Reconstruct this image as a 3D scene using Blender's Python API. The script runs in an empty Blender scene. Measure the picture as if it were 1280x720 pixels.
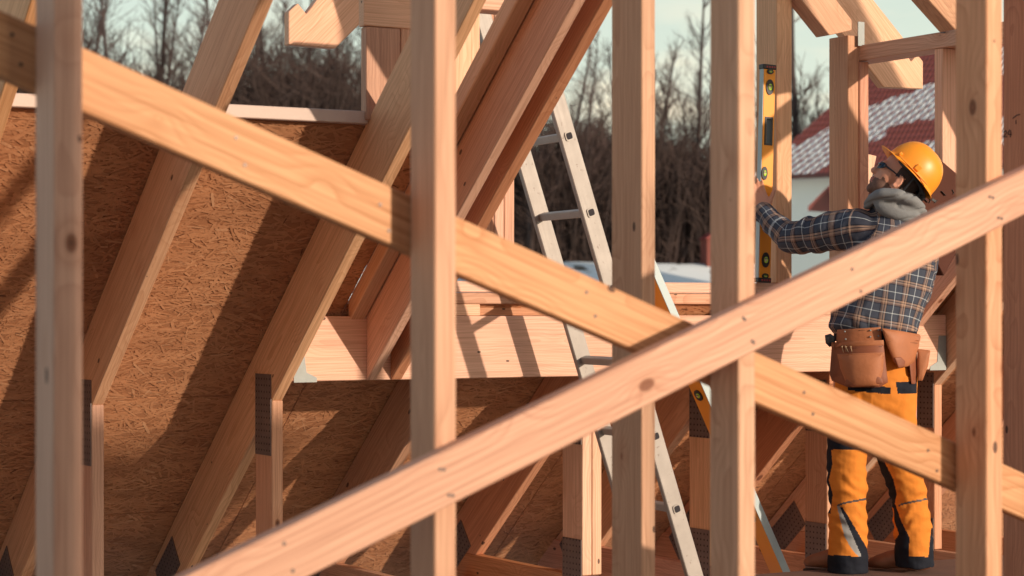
import bpy, bmesh, math, random
from mathutils import Vector, Matrix, noise
C = bpy.context.scene.collection
RNG = random.Random(7)
# ------------------------------------------------------------------ camera model (attic axes: X along the ridge, Y towards the eaves)
F_PX = 2650.0; AL = math.radians(30.16); CAMZ = 1.14; HOR = 385.0
SA, CA = math.sin(AL), math.cos(AL)
FW = Vector((SA, CA, 0)); RT = Vector((CA, -SA, 0)); UP = Vector((0, 0, 1)); CAM = Vector((0, 0, CAMZ))
TAN = math.tan(math.radians(40)); COS = math.cos(math.radians(40)); SIN = math.sin(math.radians(40))
TH = 7.7                                   # inner face of the header
def ray(x, y): return FW + RT * ((x - 640) / F_PX) + UP * ((HOR - y) / F_PX)
def atT(x, y, T): d = ray(x, y); return CAM + d * (T / d.y)
def atL(x, y, L): d = ray(x, y); return CAM + d * (L / d.x)
def atS(x, y, s): return CAM + ray(x, y) * s
Z0 = atT(458, 476, TH).z                   # underside of the rafters at the header
def RZ(T, h=0.0): return Z0 + (TH - T) * TAN + h / COS
def Lof(x, T): return atT(x, 385, T).x

# ------------------------------------------------------------------ object helpers
def tag(o, label=None, cat=None, group=None, kind=None):
    if label: o['label'] = label
    if cat: o['category'] = cat
    if group: o['group'] = group
    if kind: o['kind'] = kind
    return o
def empty(name, loc, label, cat, group=None, kind='thing'):
    o = bpy.data.objects.new(name, None); C.objects.link(o); o.location = loc; o.empty_display_size = .1
    return tag(o, label, cat, group, kind)
def wm(o):
    M = o.matrix_basis.copy()
    return wm(o.parent) @ M if o.parent else M
def link(name, me, mat, M=None, parent=None):
    o = bpy.data.objects.new(name, me); C.objects.link(o)
    if mat is not None and not me.materials: me.materials.append(mat)
    M = M or Matrix.Identity(4)
    if parent is not None:
        o.parent = parent; M = wm(parent).inverted() @ M
    o.matrix_basis = M
    return o
def frame(origin, gx, ny):
    x = gx.normalized(); y = (ny - x * ny.dot(x)).normalized(); z = x.cross(y)
    M = Matrix.Identity(4)
    for i in range(3): M[i][0], M[i][1], M[i][2], M[i][3] = x[i], y[i], z[i], origin[i]
    return M
def bevel(o, w=.003, seg=1):
    m = o.modifiers.new('bevel', 'BEVEL'); m.width = w; m.segments = seg; m.limit_method = 'ANGLE'; m.angle_limit = .6
    return o
def prism(name, pts, ext, grain, mat, parent=None, bev=.003, seg=1, sub=None):
    """polygon pts (world) extruded by ext; local X runs along the grain"""
    pts = [Vector(p) for p in pts]; ext = Vector(ext)
    c = sum(pts, Vector()) / len(pts) + ext * .5
    M = frame(c, Vector(grain), ext); Mi = M.inverted()
    bm = bmesh.new()
    a = [bm.verts.new(Mi @ p) for p in pts]; b = [bm.verts.new(Mi @ (p + ext)) for p in pts]
    bm.faces.new(a); bm.faces.new(list(reversed(b)))
    n = len(pts)
    for i in range(n): bm.faces.new([a[(i + 1) % n], a[i], b[i], b[(i + 1) % n]])
    bmesh.ops.recalc_face_normals(bm, faces=bm.faces)
    me = bpy.data.meshes.new(name); bm.to_mesh(me); bm.free()
    o = link(name, me, mat, M, parent)
    if bev: bevel(o, bev, seg)
    return o
def box(name, x0, x1, y0, y1, z0, z1, grain, mat, parent=None, bev=.003):
    g = {'x': (1, 0, 0), 'y': (0, 1, 0), 'z': (0, 0, 1)}[grain]
    if grain == 'y': return prism(name, [(x0, y0, z0), (x0, y1, z0), (x0, y1, z1), (x0, y0, z1)], (x1 - x0, 0, 0), g, mat, parent, bev)
    return prism(name, [(x0, y0, z0), (x1, y0, z0), (x1, y0, z1), (x0, y0, z1)], (0, y1 - y0, 0), g, mat, parent, bev)
def from_bm(name, bm, mat, M=None, parent=None, smooth=False):
    bmesh.ops.recalc_face_normals(bm, faces=bm.faces)
    me = bpy.data.meshes.new(name); bm.to_mesh(me); bm.free()
    if smooth:
        for p in me.polygons: p.use_smooth = True
    return link(name, me, mat, M, parent)

# ------------------------------------------------------------------ materials
def newmat(name):
    m = bpy.data.materials.new(name); m.use_nodes = True
    nt = m.node_tree; b = nt.nodes['Principled BSDF']
    return m, nt, b
class N:
    """tiny node builder"""
    def __init__(s, nt): s.nt = nt
    def n(s, t, **k):
        nd = s.nt.nodes.new(t)
        ins = k.pop('ins', {})
        for a, v in k.items(): setattr(nd, a, v)
        for a, v in ins.items():
            if hasattr(v, 'is_output') or isinstance(v, bpy.types.NodeSocket): s.nt.links.new(v, nd.inputs[a])
            else: nd.inputs[a].default_value = v
        return nd
    def math(s, op, a, b=0.0, c=None, clamp=False):
        ins = {0: a, 1: b}
        if c is not None: ins[2] = c
        return s.n('ShaderNodeMath', operation=op, use_clamp=clamp, ins=ins).outputs[0]
    def vmath(s, op, a, b=(0, 0, 0)): return s.n('ShaderNodeVectorMath', operation=op, ins={0: a, 1: b}).outputs[0]
    def mix(s, f, a, b, bt='MIX'):
        nd = s.nt.nodes.new('ShaderNodeMix'); nd.data_type = 'RGBA'; nd.blend_type = bt
        for i, v in ((0, f), (6, a), (7, b)):
            if isinstance(v, bpy.types.NodeSocket): s.nt.links.new(v, nd.inputs[i])
            elif i == 0: nd.inputs[0].default_value = v
            else: nd.inputs[i].default_value = (*v, 1) if len(v) == 3 else v
        return nd.outputs[2]
    def ramp(s, f, stops):
        nd = s.nt.nodes.new('ShaderNodeValToRGB'); s.nt.links.new(f, nd.inputs[0])
        el = nd.color_ramp.elements
        while len(el) < len(stops): el.new(.5)
        for e, (p, c) in zip(el, stops): e.position = p; e.color = (*c, 1) if len(c) == 3 else c
        return nd.outputs[0]
    def noise(s, v, scale, detail=3, rough=.5, dist=0.0):
        nd = s.n('ShaderNodeTexNoise', ins={'Vector': v, 'Scale': scale, 'Detail': detail, 'Roughness': rough, 'Distortion': dist})
        return nd.outputs[0]

def wood_mat(name, early, late, knot=(.10, .035, .02), rough=.62, knots=1.0, ringf=95.0, contrast=1.0, dirt=.0, kth=.58, kden=1.0):
    m, nt, b = newmat(name); g = N(nt)
    tc = g.n('ShaderNodeTexCoord'); oi = g.n('ShaderNodeObjectInfo')
    rnd = oi.outputs['Random']
    off = g.n('ShaderNodeCombineXYZ', ins={0: g.math('MULTIPLY', rnd, 37.0), 1: g.math('MULTIPLY', rnd, 91.0), 2: g.math('MULTIPLY', rnd, 53.0)}).outputs[0]
    P = tc.outputs['Object']; Q = g.vmath('ADD', P, off)
    # knots: sparse ellipsoid cells stretched along the length
    kc = g.vmath('MULTIPLY', Q, (4.6 * kden, 7.5 * kden, 7.5 * kden))
    vo = g.n('ShaderNodeTexVoronoi', feature='F1', ins={'Vector': kc, 'Scale': 1.0, 'Randomness': 1.0})
    vd = vo.outputs['Distance']; vc = g.n('ShaderNodeSeparateColor', ins={0: vo.outputs['Color']}).outputs[0]
    kr = g.math('MULTIPLY_ADD', g.math('FRACT', g.math('MULTIPLY', vc, 9.7)), .085, .018)                          # knot radius per cell
    pull = g.math('SUBTRACT', 1.0, g.math('DIVIDE', vd, .62), clamp=True)
    pull = g.math('POWER', pull, 2.0)
    # growth rings round an axis outside the board, wandering slowly
    wob = g.noise(g.vmath('MULTIPLY', Q, (.9, 3.0, 3.0)), 1.0, 2, .5)
    wob2 = g.noise(g.vmath('MULTIPLY', Q, (2.4, 14.0, 14.0)), 1.0, 3, .55)
    sp = g.n('ShaderNodeSeparateXYZ', ins={0: P})
    cy = g.math('MULTIPLY_ADD', g.math('FRACT', g.math('MULTIPLY', rnd, 17.3)), .16, -.08)
    cz = g.math('MULTIPLY_ADD', g.math('FRACT', g.math('MULTIPLY', rnd, 29.7)), .20, -.10)
    dy = g.math('ADD', sp.outputs[1], cy); dz = g.math('ADD', sp.outputs[2], cz)
    rr = g.math('SQRT', g.math('ADD', g.math('MULTIPLY', dy, dy), g.math('MULTIPLY', dz, dz)))
    rr = g.math('ADD', rr, g.math('MULTIPLY', wob, .075))
    rr = g.math('ADD', rr, g.math('MULTIPLY', wob2, .012))
    rr = g.math('ADD', rr, g.math('MULTIPLY', pull, .045 * knots))
    ph = g.math('FRACT', g.math('MULTIPLY', rr, ringf))
    ring = g.math('POWER', ph, 2.6)
    fib = g.noise(g.vmath('MULTIPLY', Q, (3.0, 190.0, 190.0)), 1.0, 2, .6)
    fade = g.noise(g.vmath('MULTIPLY', Q, (1.2, 5.0, 5.0)), 1.0, 2, .5)
    fr = g.math('MULTIPLY', ring, g.math('MULTIPLY_ADD', fade, 1.1, .05), clamp=True)
    fr = g.math('MULTIPLY', fr, .78 * contrast)
    col = g.mix(fr, early, late)
    # fibre streaks, tone drift
    col = g.mix(g.math('MULTIPLY', g.math('SUBTRACT', fib, .40, clamp=True), 1.8), col, (late[0] * .8, late[1] * .75, late[2] * .7))
    big = g.noise(g.vmath('MULTIPLY', Q, (1.1, 2.2, 2.2)), 1.0, 2, .5)
    hs = g.n('ShaderNodeHueSaturation', ins={'Hue': g.math('MULTIPLY_ADD', rnd, .016, .492), 'Saturation': g.math('MULTIPLY_ADD', g.math('FRACT', g.math('MULTIPLY', rnd, 7.7)), .26, .84),
        'Value': g.math('MULTIPLY_ADD', big, .34, g.math('MULTIPLY_ADD', g.math('FRACT', g.math('MULTIPLY', rnd, 13.1)), .22, .70)), 'Color': col})
    col = hs.outputs[0]
    # knot body with a darker rim and its core
    inside = g.math('SUBTRACT', 1.0, g.math('DIVIDE', g.math('SUBTRACT', vd, kr), .035), clamp=True)
    on = g.math('GREATER_THAN', vc, kth)
    inside = g.math('MULTIPLY', inside, g.math('MULTIPLY', on, knots), clamp=True)
    kcol = g.mix(g.math('POWER', g.math('FRACT', g.math('MULTIPLY', vd, 34.0)), 1.6), knot, (late[0] * .72, late[1] * .55, late[2] * .5))
    halo = g.math('MULTIPLY', g.math('MULTIPLY', g.math('SUBTRACT', 1.0, g.math('DIVIDE', vd, .34), clamp=True), on), .35 * knots)
    col = g.mix(halo, col, (late[0] * .85, late[1] * .7, late[2] * .62))
    col = g.mix(g.math('MULTIPLY', inside, .88), col, kcol)
    # nail heads and small scuffs
    v2 = g.n('ShaderNodeTexVoronoi', feature='F1', ins={'Vector': g.vmath('MULTIPLY', Q, (5.0, 10.0, 10.0)), 'Scale': 1.0})
    c2 = g.n('ShaderNodeSeparateColor', ins={0: v2.outputs['Color']}).outputs[1]
    nail = g.math('MULTIPLY', g.math('LESS_THAN', v2.outputs['Distance'], g.math('MULTIPLY_ADD', c2, .07, .015)), g.math('GREATER_THAN', c2, .45))
    col = g.mix(g.math('MULTIPLY', nail, .85), col, (.05, .025, .02))
    if dirt:
        dn = g.noise(g.vmath('MULTIPLY', Q, (3.0, 9.0, 9.0)), 1.0, 4, .6)
        col = g.mix(g.math('MULTIPLY', g.math('SUBTRACT', dn, .55, clamp=True), dirt), col, (.16, .10, .08))
    nt.links.new(col, b.inputs['Base Color'])
    b.inputs['Roughness'].default_value = rough
    b.inputs['Specular IOR Level'].default_value = .28
    bp = g.n('ShaderNodeBump', ins={'Strength': .28, 'Distance': .002, 'Height': g.math('SUBTRACT', g.math('MULTIPLY', fib, .7), g.math('MULTIPLY', ring, .5))})
    nt.links.new(bp.outputs[0], b.inputs['Normal'])
    return m
PINE = wood_mat('pine', (.74, .405, .245), (.50, .215, .11))
PINE_L = wood_mat('pine_pale', (.80, .48, .31), (.58, .29, .16), knots=.8, contrast=.9)
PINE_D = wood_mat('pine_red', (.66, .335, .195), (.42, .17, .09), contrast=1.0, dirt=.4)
FRONT = wood_mat('pine_planed', (.76, .435, .262), (.52, .24, .125), ringf=62, contrast=1.1, kth=.50, kden=1.15)

def plain(name, col, rough=.5, metal=0.0, spec=.5, nscale=None, namp=.2, bump=0.0, bs=40.0, coord='Object'):
    m, nt, b = newmat(name); g = N(nt)
    b.inputs['Base Color'].default_value = (*col, 1); b.inputs['Roughness'].default_value = rough
    b.inputs['Metallic'].default_value = metal; b.inputs['Specular IOR Level'].default_value = spec
    tc = g.n('ShaderNodeTexCoord').outputs[coord]
    if nscale:
        f = g.noise(tc, nscale, 5, .6)
        f2 = g.math('MULTIPLY_ADD', g.math('SUBTRACT', f, .5), namp * 4, .5, clamp=True)
        c = g.mix(f2, tuple(x * (1 - namp) for x in col), tuple(min(1, x * (1 + namp)) for x in col))
        nt.links.new(c, b.inputs['Base Color'])
    if bump:
        bp = g.n('ShaderNodeBump', ins={'Strength': bump, 'Distance': .004, 'Height': g.noise(tc, bs, 4, .6)})
        nt.links.new(bp.outputs[0], b.inputs['Normal'])
    return m
def alu_mat():
    m, nt, b = newmat('aluminium'); g = N(nt); tc = g.n('ShaderNodeTexCoord').outputs['Object']
    st = g.noise(g.vmath('MULTIPLY', tc, (4, 120, 120)), 1, 3, .6)
    bl = g.noise(tc, 9, 5, .65); sp = g.noise(tc, 55, 3, .7)
    col = g.mix(bl, (.27, .235, .21), (.46, .41, .37))
    col = g.mix(g.math('MULTIPLY', g.math('GREATER_THAN', sp, .66), .55), col, (.16, .11, .09))
    nt.links.new(col, b.inputs['Base Color']); b.inputs['Metallic'].default_value = .15
    nt.links.new(g.math('MULTIPLY_ADD', st, .3, .38), b.inputs['Roughness'])
    return m
ALU = alu_mat()
def perf_mat():
    m, nt, b = newmat('perforated_steel'); g = N(nt); tc = g.n('ShaderNodeTexCoord').outputs['Object']
    s = g.n('ShaderNodeSeparateXYZ', ins={0: tc})
    def cell(o, p): return g.math('SUBTRACT', g.math('FRACT', g.math('DIVIDE', o, p)), .5)
    a = cell(s.outputs[0], .026); c = cell(s.outputs[2], .026)
    d = g.math('SQRT', g.math('ADD', g.math('MULTIPLY', a, a), g.math('MULTIPLY', c, c)))
    hole = g.math('LESS_THAN', d, .17)
    n = g.noise(tc, 14, 5, .7)
    col = g.mix(n, (.085, .068, .07), (.26, .20, .18))
    col = g.mix(hole, col, (.012, .008, .01))
    nt.links.new(col, b.inputs['Base Color']); b.inputs['Metallic'].default_value = .35; b.inputs['Roughness'].default_value = .5
    return m
PERF = perf_mat()
ZINC = plain('zinc', (.30, .32, .31), .6, .3, nscale=30, namp=.2)
YEL = plain('yellow_paint', (.90, .33, .018), .42, nscale=6, namp=.04)
SILV = plain('level_edge', (.42, .50, .51), .5, .1, nscale=20, namp=.06)
BLK = plain('black_plastic', (.015, .015, .018), .4)
VIAL = plain('vial_liquid', (.45, .72, .06), .15)
PINKV = plain('vial_bubble', (.62, .45, .35), .3)
RED = plain('red_plastic', (.35, .03, .03), .4)

def osb_sheet_mat():
    m, nt, b = newmat('osb_strands'); g = N(nt)
    at = g.n('ShaderNodeAttribute', attribute_name='tone').outputs['Fac']
    tc = g.n('ShaderNodeTexCoord').outputs['Object']
    n = g.noise(g.vmath('MULTIPLY', tc, (12, 12, 40)), 1, 4, .6)
    c = g.ramp(at, [(0, (.085, .033, .018)), (.09, (.19, .075, .035)), (.4, (.60, .275, .13)), (.7, (.74, .37, .19)), (1, (.80, .46, .26))])
    c = g.mix(g.math('MULTIPLY', n, .55), c, (.30, .13, .065))
    n9 = g.noise(g.vmath('MULTIPLY', tc, (1.5, 5, 5)), 1, 4, .6)
    c = g.mix(g.math('MULTIPLY', g.math('SUBTRACT', n9, .45, clamp=True), 1.6), c, (.28, .115, .055))
    nt.links.new(c, b.inputs['Base Color']); b.inputs['Roughness'].default_value = .6
    b.inputs['Specular IOR Level'].default_value = .35
    bp = g.n('ShaderNodeBump', ins={'Strength': .35, 'Distance': .003, 'Height': g.noise(g.vmath('MULTIPLY', tc, (30, 30, 90)), 1, 3, .6)})
    nt.links.new(bp.outputs[0], b.inputs['Normal'])
    return m
OSB = osb_sheet_mat()
def osb_panel(name, o, ux, uy, w, h, thick, dens, label, cat, kind='thing', group=None, parent=None, seed=1):
    """sheet from corner o, along unit ux (w) and uy (h); strands pressed into the inner face (normal ux x uy)"""
    r = random.Random(seed); nrm = ux.cross(uy).normalized()
    M = Matrix.Identity(4)
    for i in range(3): M[i][0], M[i][1], M[i][2], M[i][3] = ux[i], uy[i], nrm[i], o[i]
    vs, fs, tone = [], [], []
    def quad(a, b, c, d, t): k = len(vs); vs.extend([a, b, c, d]); fs.append((k, k + 1, k + 2, k + 3)); tone.append(t)
    z = 0
    P = [(0, 0), (w, 0), (w, h), (0, h)]
    quad(*[(x, y, z) for x, y in P], .3); quad(*[(x, y, -thick) for x, y in reversed(P)], .3)
    for i in range(4):
        (x0, y0), (x1, y1) = P[i], P[(i + 1) % 4]
        quad((x0, y0, -thick), (x1, y1, -thick), (x1, y1, 0), (x0, y0, 0), .45)
    n = int(w * h * dens)
    for i in range(n):
        L = r.uniform(.025, .11); W = r.uniform(.003, .015); a = r.gauss(0, .5)
        if r.random() < .22: a = r.uniform(-1.5, 1.5)
        cx = r.uniform(0, w); cy = r.uniform(0, h)
        t = min(.95, max(.16, r.gauss(.56, .08)))
        q = r.random()
        if q < .028: t = r.uniform(0, .12); L *= .5; W *= .5
        elif q < .065: t = r.uniform(.8, .95)
        zz = .0004 + .0026 * (i / n)
        ca, sa = math.cos(a), math.sin(a); k = len(vs); ok = True; pts = []
        for (px, py) in ((-.5, -.1), (-.36, -.5), (.40, -.42), (.5, .15), (.33, .5), (-.42, .4)):
            px = px * L + r.uniform(-.1, .1) * W; py = py * W * r.uniform(.7, 1.15)
            X = cx + px * ca - py * sa; Y = cy + px * sa + py * ca
            pts.append((min(w, max(0, X)), min(h, max(0, Y)), zz))
        vs.extend(pts); fs.append(tuple(range(k, k + 6))); tone.append(t)
    me = bpy.data.meshes.new(name); me.from_pydata(vs, [], fs)
    at = me.attributes.new('tone', 'FLOAT', 'FACE'); at.data.foreach_set('value', tone)
    o2 = link(name, me, OSB, M, parent)
    return tag(o2, label, cat, group, kind)

# ------------------------------------------------------------------ world, sun, camera
SUN_DIR = Vector((-.36, .90, -.24)).normalized()          # the way light travels
def build_world():
    w = bpy.data.worlds.new('World'); bpy.context.scene.world = w; w.use_nodes = True
    nt = w.node_tree; g = N(nt); bg = nt.nodes['Background']
    sk = g.n('ShaderNodeTexSky', sky_type='NISHITA', sun_disc=False)
    d = -SUN_DIR
    sk.sun_elevation = math.asin(d.z); sk.sun_rotation = math.atan2(d.x, d.y)
    sk.air_density = 1.2; sk.dust_density = 2.0; sk.ozone_density = 1.5
    tc = g.n('ShaderNodeTexCoord').outputs['Generated']
    p = g.vmath('MULTIPLY', tc, (2.0, 2.0, 6.0))
    n1 = g.noise(p, 1.6, 6, .55)
    hz = g.n('ShaderNodeSeparateXYZ', ins={0: tc}).outputs[2]
    f = g.math('MULTIPLY', g.ramp(n1, [(.30, (.80,) * 3), (.62, (1.0,) * 3)]), g.math('SUBTRACT', 1.12, g.math('MULTIPLY', hz, 2.3), clamp=True))
    lo = g.math('SUBTRACT', 1.0, g.math('DIVIDE', hz, .17), clamp=True)
    n2 = g.noise(g.vmath('MULTIPLY', tc, (9.0, 9.0, 30.0)), 1, 5, .55)
    warm = g.math('MULTIPLY', lo, g.math('MULTIPLY_ADD', g.math('SUBTRACT', n2, .45, clamp=True), 8.0, .25), clamp=True)
    cl = g.mix(warm, (5.0, 5.75, 4.95), (9.4, 7.6, 5.4))
    c = g.mix(f, sk.outputs[0], cl)
    nt.links.new(c, bg.inputs[0]); bg.inputs[1].default_value = .14
build_world()
sl = bpy.data.lights.new('sun', 'SUN'); sl.energy = 3.8; sl.angle = math.radians(.9); sl.color = (1, .82, .64)
so = bpy.data.objects.new('sun', sl); C.objects.link(so); so.rotation_euler = SUN_DIR.to_track_quat('-Z', 'Y').to_euler(); so.location = (6, -9, 9)
cd = bpy.data.cameras.new('camera'); co = bpy.data.objects.new('camera', cd); C.objects.link(co); bpy.context.scene.camera = co
co.location = CAM; co.rotation_euler = (math.radians(90), 0, -AL)
cd.sensor_width = 36; cd.lens = 36 * F_PX / 1280; cd.shift_y = (HOR - 360) / 1280; cd.clip_end = 2000; cd.clip_start = .1
cd.dof.use_dof = True; cd.dof.focus_distance = 9.0; cd.dof.aperture_fstop = 4.2
vs_ = bpy.context.scene.view_settings; vs_.view_transform = 'Standard'; vs_.look = 'None'; vs_.gamma = 1; vs_.exposure = .14
bpy.context.scene.cycles.use_denoising = True
bpy.context.scene.cycles.max_bounces = 8

# ------------------------------------------------------------------ ground, snow field
def gz(x, y):
    d = x * FW.x + y * FW.y
    if d < 28: z = -2.7
    elif d < 88: t = (d - 28) / 60; z = -2.7 + t * 4.2
    elif d < 94: z = 1.5 + (d - 88) / 6 * 1.58
    elif d < 98: z = 3.08
    else: z = 3.05 + min(d - 98, 60) * .01
    return z
def gzn(x, y): return gz(x, y) + .18 * noise.noise(Vector((x * .09, y * .09, 0)))
def build_ground():
    bm = bmesh.new(); rows = []
    ds = [-60, -20, 0, 14, 28] + [28 + i * 2.5 for i in range(1, 24)] + [87 + i for i in range(14)] + [110, 130, 170, 240, 400, 700, 1200]
    rs = [-700, -300, -150, -90, -60] + [-45 + i * 3 for i in range(31)] + [60, 90, 150, 300, 700]
    for d in ds:
        row = []
        for r in rs:
            p = FW * d + RT * r; z = gzn(p.x, p.y) + .10 * noise.noise(Vector((p.x * .5, p.y * .5, 3)))
            row.append(bm.verts.new((p.x, p.y, z)))
        rows.append(row)
    for i in range(len(ds) - 1):
        for j in range(len(rs) - 1):
            bm.faces.new([rows[i][j], rows[i][j + 1], rows[i + 1][j + 1], rows[i + 1][j]])
    m, nt, b = newmat('snowy_ground'); g = N(nt); tc = g.n('ShaderNodeTexCoord').outputs['Object']
    n = g.noise(g.vmath('MULTIPLY', tc, (.55, .55, .55)), 1, 6, .68)
    n2 = g.noise(tc, 6, 3, .6)
    grass = g.mix(n2, (.055, .040, .022), (.13, .085, .045))
    c = g.mix(g.math('MULTIPLY', g.math('SUBTRACT', n, .40, clamp=True), 14, clamp=True), grass, (.90, .93, .90))
    nt.links.new(c, b.inputs['Base Color']); b.inputs['Roughness'].default_value = .8
    o = from_bm('ground', bm, m, smooth=True)
    tag(o, 'snow covered field with brown grass patches behind the house frame', None, None, 'structure')
build_ground()

# ------------------------------------------------------------------ main roof trusses
def atR(x, y, h):
    d = ray(x, y)      # CAMZ + d.z s = Z0 + (TH - d.y s) TAN + h/COS
    s = (Z0 + TH * TAN + h / COS - CAMZ) / (d.z + d.y * TAN)
    return CAM + d * s
TP = 7.785                                              # front of the knee posts
def rafter_poly(L, t_hi, t_lo=None, h0=0.0, h1=.25, plumb=False, zcut=-.0245):
    if plumb: lo = [(L, t_lo, RZ(t_lo, h1)), (L, t_lo, RZ(t_lo, h0))]
    else:
        def tz(h): return TH + (Z0 + h / COS - zcut) / TAN
        lo = [(L, tz(h1), zcut), (L, tz(h0), zcut)]
    return [(L, t_hi, RZ(t_hi, h0)), (L, t_hi, RZ(t_hi, h1))] + lo
SL = Vector((0, -COS, SIN))
def rect_plate(name, L, t, z, w, h, ang, mat, parent, label=None):
    ax = Vector((0, -math.cos(ang), math.sin(ang))); ay = Vector((0, math.sin(ang), math.cos(ang)))
    c = Vector((L - .0035, t, z))
    o = prism(name, [c + ax * a * w / 2 + ay * b * h / 2 for a, b in ((-1, -1), (1, -1), (1, 1), (-1, 1))], (.003, 0, 0), ax, mat, parent, bev=0)
    if label: o['label'] = label
    return o
TRUSS = []
def truss(L, label, full=True, double=False, plates=(), low_plate=True, t_hi=2.6):
    t = empty('roof_truss', (L, TP, 0), label, 'roof truss', 'roof trusses along the sheathed slope')
    th = .048
    mt = PINE
    if full: prism('rafter', rafter_poly(L, t_hi), (th, 0, 0), SL, mt, t)
    else: prism('rafter', rafter_poly(L, TH + .068), (th, 0, 0), SL, PINE_D, t)
    for k in range(2 if double else 1):
        x = L + k * (th + .003)
        prism('knee_post', [(x, TP, -.02), (x, TP + .165, -.02), (x, TP + .165, RZ(TP + .165) - .002), (x, TP, RZ(TP) - .002)], (th, 0, 0), (0, 0, 1), PINE, t)
    for (z0, z1) in plates:
        rect_plate('nail_plate', L, TP + .083, (z0 + z1) / 2, z1 - z0, .155, math.pi / 2, PERF, t)
    prism('bottom_chord', [(L, 4.6, -.24), (L, 9.3, -.24), (L, 9.3, -.025), (L, 4.6, -.025)], (th, 0, 0), (0, 1, 0), PINE_D, t)
    if low_plate: rect_plate('heel_plate', L, 8.93, -.015, .27, .15, math.radians(40), PERF, t, 'dark perforated heel plate set on the slant')
    TRUSS.append((L, t)); return t
def zT(x, y, T=TP): return atT(x, y, T).z
L1, L2, L4, L5, L6, L7 = [Lof(x, TP) for x in (115, 340, 728, 888, 1034, 1168)]
L3 = (L2 + L4) / 2
print('truss L', [round(v, 3) for v in (L1, L2, L3, L4, L5, L6, L7)], 'Z0', Z0)
truss(L1 - .72, 'roof truss at the far left edge with only its upper rafter end showing', plates=[])
truss(L1, 'roof truss left of the OSB bay, its post just right of the leftmost stud', plates=[(zT(115, 583), zT(115, 475))])
truss(L2, 'roof truss in the left half with a dark nail plate on a short pale post', plates=[(zT(340, 570), zT(340, 468))])
truss(L3, 'roof truss half hidden behind the second stud under the header', full=False, plates=[])
truss(L4, 'roof truss with a doubled knee post between the second and third studs', full=False, double=True, plates=[(zT(728, 760), zT(728, 675)), (zT(728, 556), zT(728, 500))])
truss(L5, 'roof truss left of the fourth stud with two dark nail plates on its post', full=False, plates=[(zT(888, 548), zT(888, 480)), (zT(888, 725), zT(888, 663))])
truss(L6, "roof truss just left of the worker's left leg", full=False, plates=[(zT(1034, 540), zT(1034, 475)), (zT(1034, 715), zT(1034, 655))])
truss(L7, "roof truss right of the worker's tool belt with a narrow sunlit post", plates=[(zT(1168, 535), zT(1168, 466)), (zT(1168, 700), zT(1168, 648))])
truss(L7 + .66, 'roof truss at the right edge behind the two rightmost studs', plates=[])

# trimmers of the dormer opening
def tlab(o, label, cat, group=None): return tag(o, label, cat, group, 'thing')
LQ = Lof(458, TH); LR_ = Lof(488, TH)
G_TR = 'rafters trimming the dormer opening'
tlab(prism('trimmer_rafter', rafter_poly(LQ, 2.6, TH - .002, plumb=True), (.042, 0, 0), SL, PINE, bev=.003),
     'broad rafter whose foot butts on the header, knot near its lower tip', 'rafter', G_TR)
tlab(prism('trimmer_rafter', rafter_poly(LR_, 2.6, TH - .002, plumb=True), (.05, 0, 0), SL, PINE_D, bev=.003),
     'reddish rafter just right of the broad one, in front of the ladder top', 'rafter', G_TR)
tlab(prism('cheek_batten', rafter_poly(LQ - .072, 2.6, TH + .02, h0=.19, h1=.262, plumb=True), (.066, 0, 0), SL, PINE_L, bev=.004),
     'narrow knotty batten sloping up left of the broad trimmer rafter', 'batten')
LRT = Lof(1144, TH)
tlab(prism('trimmer_rafter', rafter_poly(LRT, 2.6, TH + .02, h0=.16, h1=.27, plumb=True), (.05, 0, 0), SL, PINE, bev=.003),
     "short visible rafter rising right from behind the worker's back", 'rafter', G_TR)

# header, sill plates
hz0, hz1 = atT(550, 473.5, TH).z, atT(550, 395, TH).z
hd = empty('header', (LQ, TH, hz0), 'deep pale header board spanning from the left bay to behind the worker', 'header')
box('header_board', L2 + .052, L7 - .002, TH, TH + .06, hz0, hz1, 'x', PINE_L, hd)
# joist hangers at both ends
def hanger(x, sgn, z0, z1):
    bm = bmesh.new()
    y = TH - .003
    P = [(x, z0), (x + sgn * .10, z0), (x + sgn * .10, z0 + .018), (x + sgn * .055, z0 + .04), (x + sgn * .045, z1), (x, z1)]
    a = [bm.verts.new((p[0], y, p[1])) for p in P]; b = [bm.verts.new((p[0], y + .0025, p[1])) for p in P]
    bm.faces.new(a); bm.faces.new(b[::-1])
    for i in range(len(P)): j = (i + 1) % len(P); bm.faces.new([a[j], a[i], b[i], b[j]])
    return from_bm('joist_hanger', bm, ZINC, None, hd)
hanger(L2 + .056, 1, hz0 - .004, hz0 + .11); hanger(L7 - .004, -1, hz0 - .004, hz0 + .16)
for i, (u, v) in enumerate([(.08, .04), (.12, .08), (.07, .13), (.11, .17), (.16, .05), (.18, .12), (.14, .2), (.2, .19), (.09, .21), (.22, .08)]):
    pass
zs = [atT(700, y, TH).z for y in (394, 380, 366, 352)]
xl, xr = Lof(560, TH), Lof(1078, TH)
sill_g = 'stacked sill plates on the header'
tlab(box('sill_plate', xl, xr, TH + .002, TH + .15, zs[1], zs[2] - .001, 'x', PINE), 'lower sill plate above the dark gap over the header', 'sill plate', sill_g)
tlab(box('sill_plate', xl, xr, TH + .006, TH + .152, zs[2] + .001, zs[3], 'x', PINE_L), 'upper sill plate of the pair the dormer studs stand on', 'sill plate', sill_g)
bl = [(-.0, 601, 'short pale packing block left of the gap in the sill'), (955, 1078, "packing block under the sill beside the worker's hip")]
tlab(box('packing_block', xl, Lof(601, TH), TH + .004, TH + .12, hz1 + .001, zs[1] - .001, 'x', PINE_L), bl[0][2], 'block')
tlab(box('packing_block', Lof(955, TH), xr, TH + .004, TH + .12, hz1 + .001, zs[1] - .001, 'x', PINE), bl[1][2], 'block')
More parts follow.
